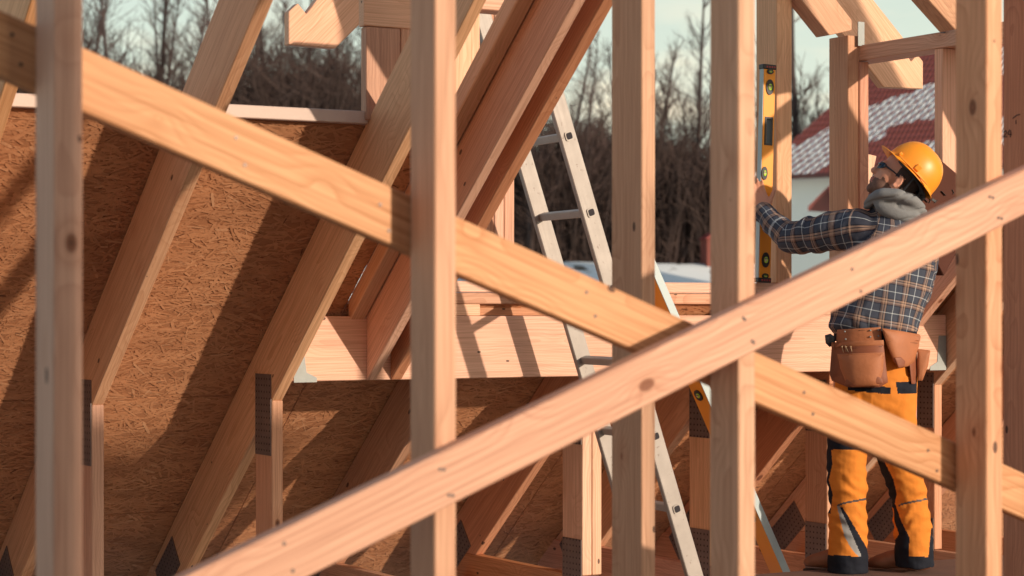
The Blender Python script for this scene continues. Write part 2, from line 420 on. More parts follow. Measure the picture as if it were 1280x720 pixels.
tlab(box('packing_board', Lof(602, TH), Lof(850, TH), TH + .045, TH + .12, hz1 + .001, zs[1] - .001, 'x', PINE_D), 'recessed board in shadow in the gap over the header', 'board')

# ------------------------------------------------------------------ dormer studs, plates and rafter tails
def stud(x_front_l, x_front_r, T, depth, z0, z1, label, mat=PINE, name='dormer_stud', cat='stud', group='studs of the dormer'):
    la, lb = Lof(x_front_l, T), Lof(x_front_r, T)
    return tlab(box(name, la, lb, T, T + depth, z0, z1, 'z', mat), label, cat, group)
zsill = zs[3] + .001
stud(971, 990, TH, .156, zsill, 3.3, 'doubled stud the spirit level is held against', PINE)
stud(605, 618, TH + .01, .10, zsill, atT(610, 8, TH).z, 'left one of the three thin studs behind the ladder head', PINE_D)
stud(618.6, 630, TH + .004, .10, zsill, atT(610, 8, TH).z, 'middle one of the three thin studs behind the ladder head', PINE_L)
stud(630.6, 643, TH + .01, .10, zsill, atT(610, 8, TH).z, 'right one of the three thin studs, knot halfway up, behind the ladder head', PINE)
stud(1060, 1074.5, TH, .14, zsill, atT(1060, 44, TH).z, 'stud with fine straight grain carrying a dormer rafter foot', PINE)
stud(1075, 1086, TH - .01, .10, zsill, atT(1077, 77, TH - .01).z, 'stud under the corner of the cheek plate, in front of the neighbour roof', PINE_D)
LC = Lof(1076, TH - .012)
T5 = atL(1177, 100, LC).y
zc0, zc1 = atT(1077, 76, TH).z, atT(1077, 57, TH).z
tlab(box('cheek_plate', LC, LC + .14, 5.6, TH + .12, zc0, zc1, 'y', PINE), 'top plate of the right dormer cheek above the hard hat', 'plate')
tlab(box('dormer_stud', LC + .006, LC + .10, T5, T5 + .055, atT(1180, 268, T5).z, zc0 - .001, 'z', PINE_L), 'bright stud under the cheek plate left of the fifth near stud', 'stud', 'studs of the dormer')
tlab(prism('dormer_rafter', [atT(x, y, TH - .05) for x, y in ((940, -78), (1037, 44), (1065, 38), (1065, 25), (985, -78))], (0, .10, 0), Vector((.7, 0, -.7)), PINE), 'dormer rafter landing on the fine grained stud', 'rafter', 'dormer rafters')
Tt = TH + .17
tlab(prism('rafter_tail', [atT(x, y, Tt) for x, y in ((1000, -27), (1105, 109), (1154, 111), (1154, 77), (1147, 68), (1139, 77), (1134, 68), (1137, 57), (1040, -66))], (0, .05, 0), Vector((.7, 0, -.7)), PINE_L),
     'notched rafter tail overhanging right, in front of the red roof', 'rafter tail', 'notched rafter tails')
tlab(prism('rafter_tail', [atT(x, y, TH + .1) for x, y in ((361, 55.5), (361, 14.5), (372.5, 4), (383, 17.5), (440, -58), (480, -10), (480, 0), (447, 33), (419, 60.5))], (0, .045, 0), Vector((.7, 0, .7)), PINE_L),
     'notched rafter tail overhanging left, its cut end against the sky', 'rafter tail', 'notched rafter tails')
tlab(prism('dormer_rafter', [atT(x, y, T5 - .3) for x, y in ((1130, -35), (1194, 37), (1230, 30), (1165, -40))], (0, .1, 0), Vector((.7, 0, -.7)), PINE_D), 'dormer rafter crossing the top right corner above the cheek plate', 'rafter', 'dormer rafters')
pl = atT(1072, 27, TH - .014); pr = atT(1080, 58, TH - .014)
tlab(box('angle_bracket', pl.x, pr.x, TH - .018, TH - .014, pr.z, pl.z, 'z', ZINC, bev=.0005), 'small zinc bracket at the top of the fine grained stud', 'bracket')
pl = atT(1175, 28, T5 - .02); pr = atT(1184, 42, T5 - .02)
tlab(box('angle_bracket', pl.x, pr.x, T5 - .024, T5 - .02, pr.z, pl.z, 'z', PERF, bev=.0005), 'small dark bracket on the cheek plate at top right', 'bracket')

OT = atR(300, 150, .258)                                 # upper edge of the sheathing
TD = OT.y - .06
zl = OT.z
def dpost(x0, x1, T, d, ytop, label, mat): 
    a, b = Lof(x0, T), Lof(x1, T)
    return tlab(box('dormer_stud', a, b, T, T + d, RZ(T + d, .262), atT(x0, ytop, T).z, 'z', mat), label, 'stud', 'studs of the dormer')
dpost(458, 500.5, TD, .045, 33, 'cracked stud standing on the end of the white lath', PINE_D)
dpost(501.5, 520, TD + .002, .045, 33, 'stud close beside the cracked one, mostly behind the second near stud', PINE)
dpost(540, 600, TD + .1, .05, 10, 'wide stud with a slanting shadow near the ladder top', PINE_L)
a = atT(455, 32, TD - .002)
tlab(box('dormer_beam', a.x, Lof(540, TD), TD - .002, TD + .043, a.z, a.z + .28, 'x', PINE_L), 'beam end sitting on the cracked stud beside the left rafter tail', 'beam')
a = atT(590, 10.5, TD + .06)
tlab(box('dormer_beam', a.x - .06, Lof(652, TD + .06), TD + .06, TD + .17, a.z, a.z + .14, 'x', PINE), 'beam end at the top edge between the rafters and the ladder', 'beam')

# ------------------------------------------------------------------ roof sheathing (OSB) and lath
UX = Vector((1, 0, 0)); UY = Vector((0, -COS, SIN))
def slope_t(p): return (p.z)                               # by height
eave_z = -.62
def onroof(z, h=.256): return TH + (Z0 + h / COS - z) / TAN
def sheet(xa, xb, za, zb, label, seed):
    ya = onroof(za); ln = (zb - za) / SIN
    osb_panel('roof_sheathing', Vector((xa, ya, za)), UX, UY, xb - xa, ln, .018, 3000, label, 'sheathing board', 'thing', 'OSB boards on the roof slope', None, seed)
s1 = atR(200, 497, .256).z; s2 = atR(200, 640, .256).z
xm = LQ - .076
sheet(.2, xm, s1 + .004, zl, 'top left OSB board below the white lath', 11)
sheet(.2, xm, s2 + .004, s1, 'middle left OSB board behind the short pale post', 12)
sheet(.2, xm, eave_z, s2, 'lowest left OSB board in deep shade', 13)
sheet(xm + .004, LR_ + 1.35, eave_z, hz1 + .05, 'OSB board under the left half of the header', 14)
sheet(LR_ + 1.354, LRT + .05, eave_z, hz1 + .05, 'OSB board under the header behind the fourth stud', 15)
sheet(LRT + .054, 9.0, eave_z, s1 + .3, 'lower OSB board at the right behind the fifth stud', 16)
sheet(LRT + .054, 9.0, s1 + .304, zl, "OSB board at the right above the header's end", 17)
LATHM = plain('membrane_white', (.58, .44, .37), .55, nscale=14, namp=.07, bump=.2, bs=90)
tlab(box('roof_lath', .2, Lof(452, OT.y - .03) + .02, OT.y - .045, OT.y + .005, OT.z + .004, OT.z + .05, 'x', LATHM), 'whitish lath along the top edge of the left OSB', 'lath')

# ------------------------------------------------------------------ floor, wall plate
DECK = plain('deck', (.17, .095, .07), .7, nscale=8, namp=.3, bump=.3, bs=20)
f = box('floor', -2.5, 5.2, -3.2, 7.32, -.022, 0, 'x', DECK, bev=0); tag(f, None, None, None, 'structure')
f = box('floor', 5.2, 13, -3.2, 7.32, -.022, 0, 'x', DECK, bev=0); tag(f, None, None, None, 'structure')
tlab(box('wall_plate', .2, 9.5, 8.72, 8.86, -.33, -.135, 'x', PINE), 'long plate at floor level under the rafter feet', 'wall plate')

# ------------------------------------------------------------------ near frame: studs and crossed braces
TF = 3.83; SD = .11
G_ST = 'studs of the near partition'
def nstud(x, wd, T, d, label, z1=3.9, mat=FRONT, group=G_ST):
    L = Lof(x, T)
    return tlab(box('wall_stud', L, L + wd, T, T + d, .001, z1, 'z', mat, bev=.0028), label, 'stud', group)
nstud(67, .056, TF, SD, 'leftmost near stud, in front of the falling brace')
nstud(543.5, .050, TF, SD, 'second near stud, crossing left of the photo centre')
nstud(923, .047, TF, SD, 'fourth upright from the left, just left of the held spirit level')
nstud(1233, .052, TF, SD, 'fifth near stud, the one just right of the worker')
nstud(802, .047, 5.0, .157, 'third upright from the left, crisp and right of the ladder', mat=PINE, group='studs of the second partition')
S6 = nstud(1297, .047, 5.0, .157, 'dark stud at the right edge with pencilled figures', mat=PINE_D, group='studs of the second partition')
tb = TF + SD + .002
b1 = prism('diagonal_brace', [atT(x, y, tb) for x, y in ((-70, -19.5), (1420, 655), (1420, 709), (-70, 64))], (0, .045, 0), atT(1280, 594, tb) - atT(0, 12, tb), FRONT, bev=.004)
tlab(b1, 'brace falling from top left to lower right behind the near studs', 'brace', 'crossed braces')
tb2 = TF - .047
b2 = prism('diagonal_brace', [atT(x, y, tb2) for x, y in ((110, 780), (1420, 144), (1420, 198), (110, 861))], (0, .045, 0), atT(1280, 212, tb2) - atT(512, 585, tb2), FRONT, bev=.004)
tlab(b2, 'brace rising from lower left to right edge in front of the near studs', 'brace', 'crossed braces')
# pencilled figures on the rightmost stud
GRAPH = plain('pencil', (.09, .05, .045), .6)
def strokes(name, parent, segs, to3, mat, r=.0022):
    bm = bmesh.new()
    for a, b in segs:
        p, q = to3(*a), to3(*b); d = (q - p)
        if d.length < 1e-6: continue
        x = d.normalized(); n = Vector((-1, 0, 0)) if abs(x.x) < .9 else Vector((0, -1, 0)); y = x.cross(n).normalized() * r
        v = [bm.verts.new(c) for c in (p - y, q - y, q + y, p + y)]; w = [bm.verts.new(c.co + n * .0012) for c in v]
        bm.faces.new(w); 
        for i in range(4): bm.faces.new([v[i], v[(i + 1) % 4], w[(i + 1) % 4], w[i]])
    return from_bm(name, bm, mat, None, parent)
LS6 = Lof(1297, 5.0)
def s6(x, y): p = atL(x, y, LS6 - .0006); return p
figs = [((1254.5, 166), (1257, 163)), ((1257, 163), (1258.5, 166)), ((1258.5, 166), (1254.5, 171)), ((1254.5, 171), (1259, 171)),
        ((1262, 162), (1260, 168)), ((1260, 168), (1264.5, 168)), ((1263.5, 163), (1263, 171.5)), ((1266, 148), (1271, 144)), ((1271, 144), (1275, 143)), ((1270, 150), (1270, 155))]
for a_, b_ in ((0, 4), (4, 6), (6, 7), (7, 9), (9, 10)): strokes('pencil_mark', S6, figs[a_:b_], s6, GRAPH, .0016)

# ------------------------------------------------------------------ unseen blocker panels added behind the camera to shade the left and the floor
BLOCKM = plain('shade_blocker', (.42, .20, .10), .7, nscale=6, namp=.25)
w_ = box('wall', 5.9, 7.75, -1.30, -1.25, 0, 3.15, 'x', BLOCKM, bev=0); tag(w_, 'unseen shade panel added behind the camera', None, None, 'structure')
w_ = box('wall', -3.0, 3.35, -1.30, -1.25, 0, 5.6, 'x', BLOCKM, bev=0); tag(w_, 'unseen tall shade panel added behind the camera at the left', None, None, 'structure')

# ------------------------------------------------------------------ generic frames
def boxM(name, M, xs, ys, zs_, mat, parent=None, bev=.002, seg=1):
    bm = bmesh.new()
    v = [bm.verts.new((x, y, z)) for x in xs for y in ys for z in zs_]
    for f in ((0, 1, 3, 2), (4, 6, 7, 5), (0, 4, 5, 1), (2, 3, 7, 6), (0, 2, 6, 4), (1, 5, 7, 3)): bm.faces.new([v[i] for i in f])
    o = from_bm(name, bm, mat, M, parent)
    if bev: bevel(o, bev, seg)
    return o
def disc(name, M, rx, rz, y0, y1, mat, parent=None, n=28, p=2.0):
    """flat rounded plate in local XZ between y0 and y1; p>2 squarer"""
    bm = bmesh.new(); a, b = [], []
    for i in range(n):
        t = 2 * math.pi * i / n; c, s = math.cos(t), math.sin(t)
        x = rx * math.copysign(abs(c) ** (2 / p), c); z = rz * math.copysign(abs(s) ** (2 / p), s)
        a.append(bm.verts.new((x, y0, z))); b.append(bm.verts.new((x, y1, z)))
    bm.faces.new(a); bm.faces.new(b[::-1])
    for i in range(n): j = (i + 1) % n; bm.faces.new([a[j], a[i], b[i], b[j]])
    return from_bm(name, bm, mat, M, parent)
def tr(M, x, y, z): return M @ Matrix.Translation((x, y, z))
SCREW = plain('screw_head', (.10, .085, .08), .4, .7, spec=.5)
for br, T_, row in ((b1, tb, [(x, 12 + x * .4547, 95 + x * .432) for x in (20, 300, 480, 738, 1010, 1165)]), (b2, tb2, [(x, 585 - (x - 512) * .4857, 712 - (x - 405) * .506) for x in (360, 555, 560, 934, 936, 1070, 1242, 1246)])):
    for k, (x, y0, y1) in enumerate(row):
        for f_ in (.27, .72):
            c = atT(x + (6 if f_ > .5 else -5), y0 + (y1 - y0) * f_ + (k % 3) * 3, T_)
            disc('screw', Matrix.Translation(c), .0037, .0037, -.0013, .0006, SCREW, br, 14)


# ------------------------------------------------------------------ ladder
TA = 7.0
lad = empty('ladder', atT(890, 760, TA), 'worn aluminium ladder leaning left through the opening, square rung ends', 'ladder')
def rail(T, xa, ya, xb, yb):
    p, q = atT(xa, ya, T), atT(xb, yb, T); d = q - p; w = Vector((d.z, 0, -d.x)).normalized() * .036
    return p, q, w
p, q, w = rail(TA, 705, 150, 870, 720)
pe, qe = p - (q - p) * .62, q + (q - p).normalized() * (q.z / abs((q - p).normalized().z))
R0, Rd = p, (q - p)
prism('rail', [pe - w, qe - w, qe + w, pe + w], (0, .026, 0), Rd, ALU, lad, bev=.003)
TB = TA + .44
p2, q2, w2 = rail(TB, 603.5, 15, 758, 545)
d2 = (q2 - p2).normalized(); q2e = q2 + d2 * (q2.z / abs(d2.z)); p2e = p2 - d2 * .55
prism('rail', [p2e - w2, q2e - w2, q2e + w2, p2e + w2], (0, .026, 0), d2, ALU, lad, bev=.003)
HOLE = plain('rung_hollow', (.02, .015, .02), .8)
step = None
def on_line(P0, D, zt): return P0 + D * ((zt - P0.z) / D.z)
ra, rb = atT(711, 170, TA), atT(738, 265.5, TA); dz = rb.z - ra.z
for k in range(-4, 7):
    zt = ra.z + dz * k
    if zt < .12: break
    c = on_line(R0, Rd, zt); c2 = on_line(p2, q2 - p2, zt)
    dirv = c2 - c
    M = frame(Vector((c.x, TA - .001, zt)), dirv, Rd)
    rg = boxM('rung', M, (-.003, dirv.length + .004), (-.015, .015), (-.015, .015), ALU, lad, .003)
    Mh = frame(Vector((c.x, TA - .001, zt)), Rd.cross(Vector((0, 1, 0))), Vector((0, 1, 0)))
    disc('rung_collar', Mh, .0175, .0175, -.004, -.0015, ALU, rg, p=4.5)
    disc('rung_end', Mh, .0130, .0130, -.0055, -.003, HOLE, rg, p=4.5)

# ------------------------------------------------------------------ spirit levels
def vial(M, rx, rz, parent, y=-.001, ang=0.0):
    Mv = M @ Matrix.Rotation(ang, 4, 'Y')
    v = disc('vial_frame', Mv, rx, rz, y - .004, y, BLK, parent)
    disc('vial', Mv, rx * .50, rz * .42, y - .0065, y - .0035, VIAL, v)
    disc('bubble', tr(Mv, -rx * .18, 0, rz * .05), rx * .22, rz * .25, y - .008, y - .006, PINKV, v)
    bmx = strokes('vial_line', v, [((-rx * .5, rz * .16), (rx * .5, rz * .16))], lambda a, b: Mv @ Vector((a, y - .0085, b)), BLK, .0012)
TL = TH - .036
lt, lb = atT(962.5, 84, TL), atT(956, 350, TL)
lv = empty('spirit_level', lb, 'yellow spirit level held upright against the doubled stud', 'spirit level', 'yellow spirit levels')
zax = (lt - lb); H = zax.length; za = zax.normalized(); ya_ = Vector((0, 1, 0)); xa = ya_.cross(za).normalized()
M = Matrix.Identity(4)
for i in range(3): M[i][0], M[i][1], M[i][2], M[i][3] = xa[i], (0, 1, 0)[i], za[i], lb[i]
hw = .032
zs1, zs2 = H * (1 - (180 - 84) / 266), H * (1 - (148 - 84) / 266)
bm = bmesh.new()
def addbox(bm, xs, ys, zz):
    v = [bm.verts.new((x, y, z)) for x in xs for y in ys for z in zz]
    for f in ((0, 1, 3, 2), (4, 6, 7, 5), (0, 4, 5, 1), (2, 3, 7, 6), (0, 2, 6, 4), (1, 5, 7, 3)): bm.faces.new([v[i] for i in f])
SW = .019
def ringplate(bm, hw, H, z1, z2, sw, y0, y1, x0=None):
    outer = [(-hw, 0), (hw, 0), (hw, H), (-hw, H)]; inner = [(-sw, z1), (sw, z1), (sw, z2), (-sw, z2)]
    vo = [[bm.verts.new((x, y, z)) for x, z in outer] for y in (y0, y1)]; vi = [[bm.verts.new((x, y, z)) for x, z in inner] for y in (y0, y1)]
    for k in (0, 1):
        for i in range(4):
            j = (i + 1) % 4; bm.faces.new([vo[k][i], vo[k][j], vi[k][j], vi[k][i]])
    for i in range(4):
        j = (i + 1) % 4
        bm.faces.new([vo[0][i], vo[1][i], vo[1][j], vo[0][j]]); bm.faces.new([vi[0][i], vi[0][j], vi[1][j], vi[1][i]])
ringplate(bm, hw, H, zs1, zs2, SW, 0, .030)
bevel(from_bm('level_body', bm, YEL, M, lv), .0015)
boxM('machined_edge', M, (-hw - .004, -hw - .0005), (.001, .029), (.0, H), SILV, lv, .0008)
bm = bmesh.new(); ringplate(bm, SW + .003, zs2 - zs1 + .012, .008, zs2 - zs1 + .004, SW - .006, -.003, .031)
from_bm('grip_slot', bm, BLK, tr(M, 0, 0, zs1 - .006), lv)
for (a, b, nm) in ((-.012, .010, 'end_cap'), (H - .01, H + .012, 'end_cap')):
    cpt = boxM(nm, M, (-hw - .007, hw + .003), (-.004, .034), (a, b), BLK, lv, .003)
    for k in range(4): boxM('cap_mark', M, (-.022 + k * .014, -.014 + k * .014), (-.0055, -.0035), ((a + b) / 2 - .004, (a + b) / 2 + .004), RED, cpt, .0005)
vial(tr(M, 0, 0, H * (1 - (109 - 84) / 266)), .021, .035, lv)
vial(tr(M, 0, 0, H * (1 - (325 - 84) / 266)), .021, .034, lv)
vial(tr(M, 0, 0, H * (1 - (89.5 - 84) / 266)), .018, .012, lv); vial(tr(M, 0, 0, H * (1 - (345 - 84) / 266)), .018, .012, lv)
vial(tr(M, -.018, 0, H * (1 - (217 - 84) / 266)), .016, .030, lv)

T2 = 7.50
a1, a2 = atT(850, 397, T2), atT(992, 724, T2)
dd = (a1 - a2).normalized(); top = a1 + dd * ((85) / 2650 * 9.3)
bot = a2
lv2 = empty('spirit_level', bot, 'yellow spirit level leaning unattended between the third and fourth uprights', 'spirit level', 'yellow spirit levels')
H2 = (top - bot).length; xx = Vector((0, 1, 0)).cross(dd).normalized()
M2 = Matrix.Identity(4)
for i in range(3): M2[i][0], M2[i][1], M2[i][2], M2[i][3] = xx[i], (0, 1, 0)[i], dd[i], bot[i]
boxM('level_body', M2, (-.035, -.002), (.003, .105), (0, H2), YEL, lv2, .002)
boxM('machined_edge', M2, (-.036, .0), (-.001, .0025), (0, H2), SILV, lv2, .0008)
boxM('end_cap', M2, (-.038, .003), (-.004, .109), (H2, H2 + .015), BLK, lv2, .002)
# its web faces the camera side (-X): vials sit there
Mw = M2 @ Matrix.Translation((-.0355, .055, 0)) @ Matrix.Rotation(math.radians(-90), 4, 'Z')
for (px, py) in ((823, 351), (879, 497), (948, 648)):
    pp = atT(px, py, T2); zloc = (pp - bot).dot(dd)
    vial(tr(Mw, 0, 0, zloc), .026, .026, lv2)

# ------------------------------------------------------------------ dark laminated board with stamped letters behind the hard hat; offcut
BROWN = plain('film_faced_board', (.085, .030, .020), .75, spec=.15, nscale=5, namp=.25)
Tb = T5 - .052
pan = empty('laminated_board', atT(1140, 330, Tb), 'dark brown board with black stamped letters leaning behind the hard hat', 'board')
P4 = [atT(x, y, Tb) for x, y in ((1160, 186), (1202, 222), (1206, 300), (1180, 345), (1125, 240))]
bd = prism('board', P4, (0, .05, 0), P4[1] - P4[0], BROWN, pan)
def pb(x, y): return atT(x, y, Tb - .0012)
strokes('stamped_letter', pan, [((1154, 248), (1159, 253))], pb, BLK, .008)
strokes('stamped_letter', pan, [((1159, 246), (1163, 250)), ((1163, 250), (1161, 254))], pb, BLK, .005)
strokes('stamped_letter', pan, [((1165, 249), (1170, 252)), ((1167, 254), (1172, 250))], pb, BLK, .005)
strokes('stamped_letter', pan, [((1176, 239), (1181, 244.5))], pb, BLK, .009)
strokes('stamped_letter', pan, [((1190, 237), (1192, 241)), ((1192, 241), (1190.5, 243))], pb, BLK, .004)
tlab(prism('wood_offcut', [atT(x, y, TH + .10) for x, y in ((1074, 190), (1096, 195), (1086, 242), (1066, 236))], (0, .05, 0), Vector((0, 0, 1)), PINE_L), "small tilted offcut beside the stud in front of the worker's chin", 'offcut')

# ------------------------------------------------------------------ neighbour house
def house():
    A = atS(940, 233, 78); B = atS(1330, 190, 70)
    u = (B - A); u.z = 0; W = u.length; u.normalize(); bk = Vector((0, 0, 1)).cross(u)          # away from camera
    if bk.dot(FW) < 0: bk = -bk
    ez = (A.z + B.z) / 2; base = gz(A.x, A.y) - .6
    M = Matrix.Identity(4)
    for i in range(3): M[i][0], M[i][1], M[i][2] = u[i], bk[i], (0, 0, 1)[i]
    M[0][3], M[1][3], M[2][3] = A.x, A.y, 0
    R1 = atS(1088, 60, 82); rh = R1.z; dp = 10.0
    h = empty('house', (A.x, A.y, base), 'neighbour house with white wall and snow striped red tile roof', 'house')
    WAL = plain('render', (.80, .82, .76), .8, nscale=.8, namp=.05)
    boxM('wall', M, (.5, W - .5), (.6, dp - .6), (base, ez), WAL, h, 0)
    m, nt, b = newmat('red_metal_tile'); g = N(nt); tc = g.n('ShaderNodeTexCoord').outputs['Object']
    sp = g.n('ShaderNodeSeparateXYZ', ins={0: tc})
    X, Z = sp.outputs[0], sp.outputs[2]
    big = g.noise(g.vmath('MULTIPLY', tc, (.55, .1, .9)), 1, 2, .5)
    dg = g.math('ADD', g.math('SUBTRACT', Z, g.math('MULTIPLY', X, .5)), g.math('MULTIPLY', g.math('SUBTRACT', big, .5), 2.2))
    mask = g.math('ADD', g.math('LESS_THAN', g.math('ABSOLUTE', g.math('SUBTRACT', dg, 5.75)), .85), g.math('LESS_THAN', g.math('ABSOLUTE', g.math('SUBTRACT', dg, 2.6)), .6), clamp=True)
    st = g.math('FRACT', g.math('MULTIPLY', g.math('SUBTRACT', Z, X), 2.6))
    stripe = g.math('GREATER_THAN', g.math('ADD', st, g.math('MULTIPLY', g.noise(g.vmath('MULTIPLY', tc, (3, 1, 3)), 1, 3, .5), .5)), .62)
    snow = g.math('MULTIPLY', mask, stripe)
    c = g.mix(snow, (.27, .062, .045), (.88, .90, .90))
    nt.links.new(c, b.inputs['Base Color']); b.inputs['Roughness'].default_value = .5
    wv = g.math('SINE', g.math('MULTIPLY', X, 33.0))
    bp = g.n('ShaderNodeBump', ins={'Strength': .8, 'Distance': .05, 'Height': wv}); nt.links.new(bp.outputs[0], b.inputs['Normal'])
    # stepped rows of tiles on four slopes (hip roof)
    bm = bmesh.new(); n = 22; run = dp / 2; hx = (Vector((R1.x - A.x, R1.y - A.y, 0)).dot(u))
    hx = max(hx, 3.5)
    def ring(t, lift=0.0): return [(hx * t, run * t, ez + (rh - ez) * t + lift), (W - hx * t * .9, run * t, ez + (rh - ez) * t + lift), (W - hx * t * .9, dp - run * t, ez + (rh - ez) * t + lift), (hx * t, dp - run * t, ez + (rh - ez) * t + lift)]
    for i in range(n):
        lo, hi = ring(i / n, .045), ring((i + 1) / n, 0.0); ll = ring(i / n, 0.0)
        L_, H_, K_ = [[bm.verts.new(p) for p in q] for q in (lo, hi, ll)]
        for k in range(4):
            j = (k + 1) % 4
            bm.faces.new([L_[k], L_[j], H_[j], H_[k]]); bm.faces.new([K_[k], K_[j], L_[j], L_[k]])
    rf = from_bm('roof', bm, m, M, h)
    GUT = plain('gutter', (.12, .035, .03), .5)
    boxM('gutter', M, (-.1, W + .1), (-.16, -.02), (ez - .12, ez + .02), GUT, rf, .03)
    boxM('soffit', M, (.0, W), (.0, dp), (ez - .1, ez - .03), GUT, h, 0)
    # porch canopy on the wall
    c0 = atS(1010, 258, 73); c1 = atS(1056, 262, 73); cp = atS(1036, 232, 73)
    Mi = M.inverted(); a0, a1, ap = Mi @ c0, Mi @ c1, Mi @ cp; bm = bmesh.new()
    f_ = [(a0.x, a0.y, a0.z), (ap.x, ap.y, ap.z), (a1.x, a0.y, a0.z)]
    fr = [bm.verts.new(p) for p in f_] + [bm.verts.new((p[0], p[1], p[2] - .16)) for p in f_]
    bkk = [bm.verts.new((p[0], .62, p[2])) for p in f_] + [bm.verts.new((p[0], .62, p[2] - .16)) for p in f_]
    for a, b2 in ((0, 1), (1, 2)):
        bm.faces.new([fr[a], fr[b2], bkk[b2], bkk[a]]); bm.faces.new([fr[a + 3], fr[b2 + 3], bkk[b2 + 3], bkk[a + 3]]); bm.faces.new([fr[a], fr[b2], fr[b2 + 3], fr[a + 3]])
    from_bm('porch_roof', bm, plain('porch_tile', (.20, .05, .04), .6, nscale=6, namp=.3), M, h)
house()
def shed():
    c = atS(892, 299, 94); g0 = gzn(c.x, c.y)
    h = empty('shed', (c.x, c.y, g0), 'tiny dark red shed before the wood, left of the fourth upright', 'shed')
    M = Matrix.Translation((c.x, c.y, g0)) @ Matrix.Rotation(-AL + .2, 4, 'Z')
    boxM('wall', M, (-.45, .45), (-.5, .5), (-.2, c.z - g0), plain('shed_boards', (.20, .05, .035), .8), h, 0)
    bm = bmesh.new(); z = c.z - g0 
    v = [bm.verts.new(p) for p in ((-.55, -.6, z), (.55, -.6, z), (.55, .6, z), (-.55, .6, z), (-.1, -.6, z + .3), (-.1, .6, z + .3))]
    for f in ((0, 1, 4), (2, 3, 5), (0, 4, 5, 3), (1, 2, 5, 4), (0, 3, 2, 1)): bm.faces.new([v[i] for i in f])
    from_bm('roof', bm, plain('shed_roof', (.30, .045, .035), .6), M, h)
shed()

# ------------------------------------------------------------------ bare trees
BARK = plain('bark', (.060, .042, .040), .9, nscale=3, namp=.4)
TWIG = plain('twigs', (.085, .052, .046), .9, nscale=1, namp=.3)
BRUSH = plain('brush', (.070, .042, .034), .9, nscale=.6, namp=.45)
def seg(vs, fs, p, q, r0, r1, n=3):
    d = (q - p)
    if d.length < 1e-5: return
    x = d.normalized(); a = x.orthogonal().normalized(); b = x.cross(a); k = len(vs)
    for c, r in ((p, r0), (q, r1)):
        for i in range(n):
            t = 2 * math.pi * i / n; vs.append(c + (a * math.cos(t) + b * math.sin(t)) * r)
    for i in range(n): j = (i + 1) % n; fs.append((k + i, k + j, k + n + j, k + n + i))
def grow(r, Hh, spread, dens, lean=.0):
    tv, tf, cv, cf = [], [], [], []
    pts = [Vector((0, 0, -.6))]; d = Vector((r.uniform(-lean, lean), r.uniform(-lean, lean), 1)).normalized(); n = 12
    for i in range(n):
        d = (d + Vector((r.gauss(0, .05), r.gauss(0, .05), .05))).normalized(); pts.append(pts[-1] + d * Hh / n)
    R0_ = Hh * .0105
    for i in range(n): seg(tv, tf, pts[i], pts[i + 1], R0_ * (1 - i / n) ** .8 + .012, R0_ * (1 - (i + 1) / n) ** .8 + .010, 6)
    def branch(p, d, ln, rad, lvl):
        k = 4 if lvl < 2 else 2; q = p; dd_ = d
        for i in range(k):
            dd_ = (dd_ + Vector((r.gauss(0, .13), r.gauss(0, .13), r.uniform(.0, .16)))).normalized(); e = q + dd_ * ln / k
            seg(cv, cf, q, e, rad * (1 - i / k * .6), rad * (1 - (i + 1) / k * .6), 3)
            if lvl < 3:
                for _ in range(r.choice((1, 2, 2)) if lvl < 2 else r.choice((1, 2))):
                    s_ = Vector((r.gauss(0, 1), r.gauss(0, 1), r.gauss(.35, .5))).normalized()
                    branch(q.lerp(e, r.random()), (dd_ * 1.0 + s_ * .75).normalized(), ln * r.uniform(.35, .6), rad * .5, lvl + 1)
            q = e
    for i in range(int(40 * dens)):
        t = r.uniform(.16, .98); f = t * n; j = min(n - 1, int(f)); p = pts[j].lerp(pts[j + 1], f - j)
        az = r.uniform(0, 2 * math.pi); up = r.uniform(.5, 1.4)
        ln = Hh * spread * (1.05 - t) ** .7 * r.uniform(.5, 1.1)
        branch(p, Vector((math.cos(az), math.sin(az), up)).normalized(), ln, max(.020, Hh * .0036 * (1.1 - t)), 1)
    return (tv, tf), (cv, cf)
var = []
for k, (Hh, sp, dn) in enumerate(((13, .24, 1.2), (12, .30, 1.0), (14.5, .22, 1.3), (9, .34, 1.1), (11, .26, 1.3), (7, .36, 1.2))):
    r = random.Random(40 + k); (tv, tf), (cv, cf) = grow(r, Hh, sp, dn, .12)
    m1 = bpy.data.meshes.new('trunk'); m1.from_pydata(tv, [], tf); m1.materials.append(BARK)
    m2 = bpy.data.meshes.new('crown'); m2.from_pydata(cv, [], cf); m2.materials.append(TWIG)
    var.append((m1, m2, Hh))
def tree(px, s, k, sc, rz, label, group='bare trees of the wood behind the field'):
    p = atS(px, 385, s); z = gzn(p.x, p.y)
    t = empty('bare_tree', (p.x, p.y, z), label, 'tree', group)
    for m_, nm in ((var[k][0], 'trunk'), (var[k][1], 'crown')):
        o = bpy.data.objects.new(nm, m_); C.objects.link(o); o.parent = t
    t.rotation_euler = (0, 0, rz); t.scale = (sc, sc, sc)
r = random.Random(5)
named = [(142, 96, 0, 1.25, 'thin crowned tree in the gap right of the leftmost stud', None), (60, 100, 1, .9, 'bare tree behind the leftmost stud', None),
         (1010, 84, 2, 1.2, 'tall bare tree between the held level and the fine grained stud', None), (868, 100, 2, 1.05, 'tall bare tree just left of the fourth near stud', None)]
for px, s_, k, sc, lb_, _ in named: tree(px, s_, k, sc, r.uniform(0, 6), lb_, None)
L_A = 'dark bare tree in the crowded wood edge behind the left opening'
L_B = 'bare tree in the low brown wood behind the ladder'
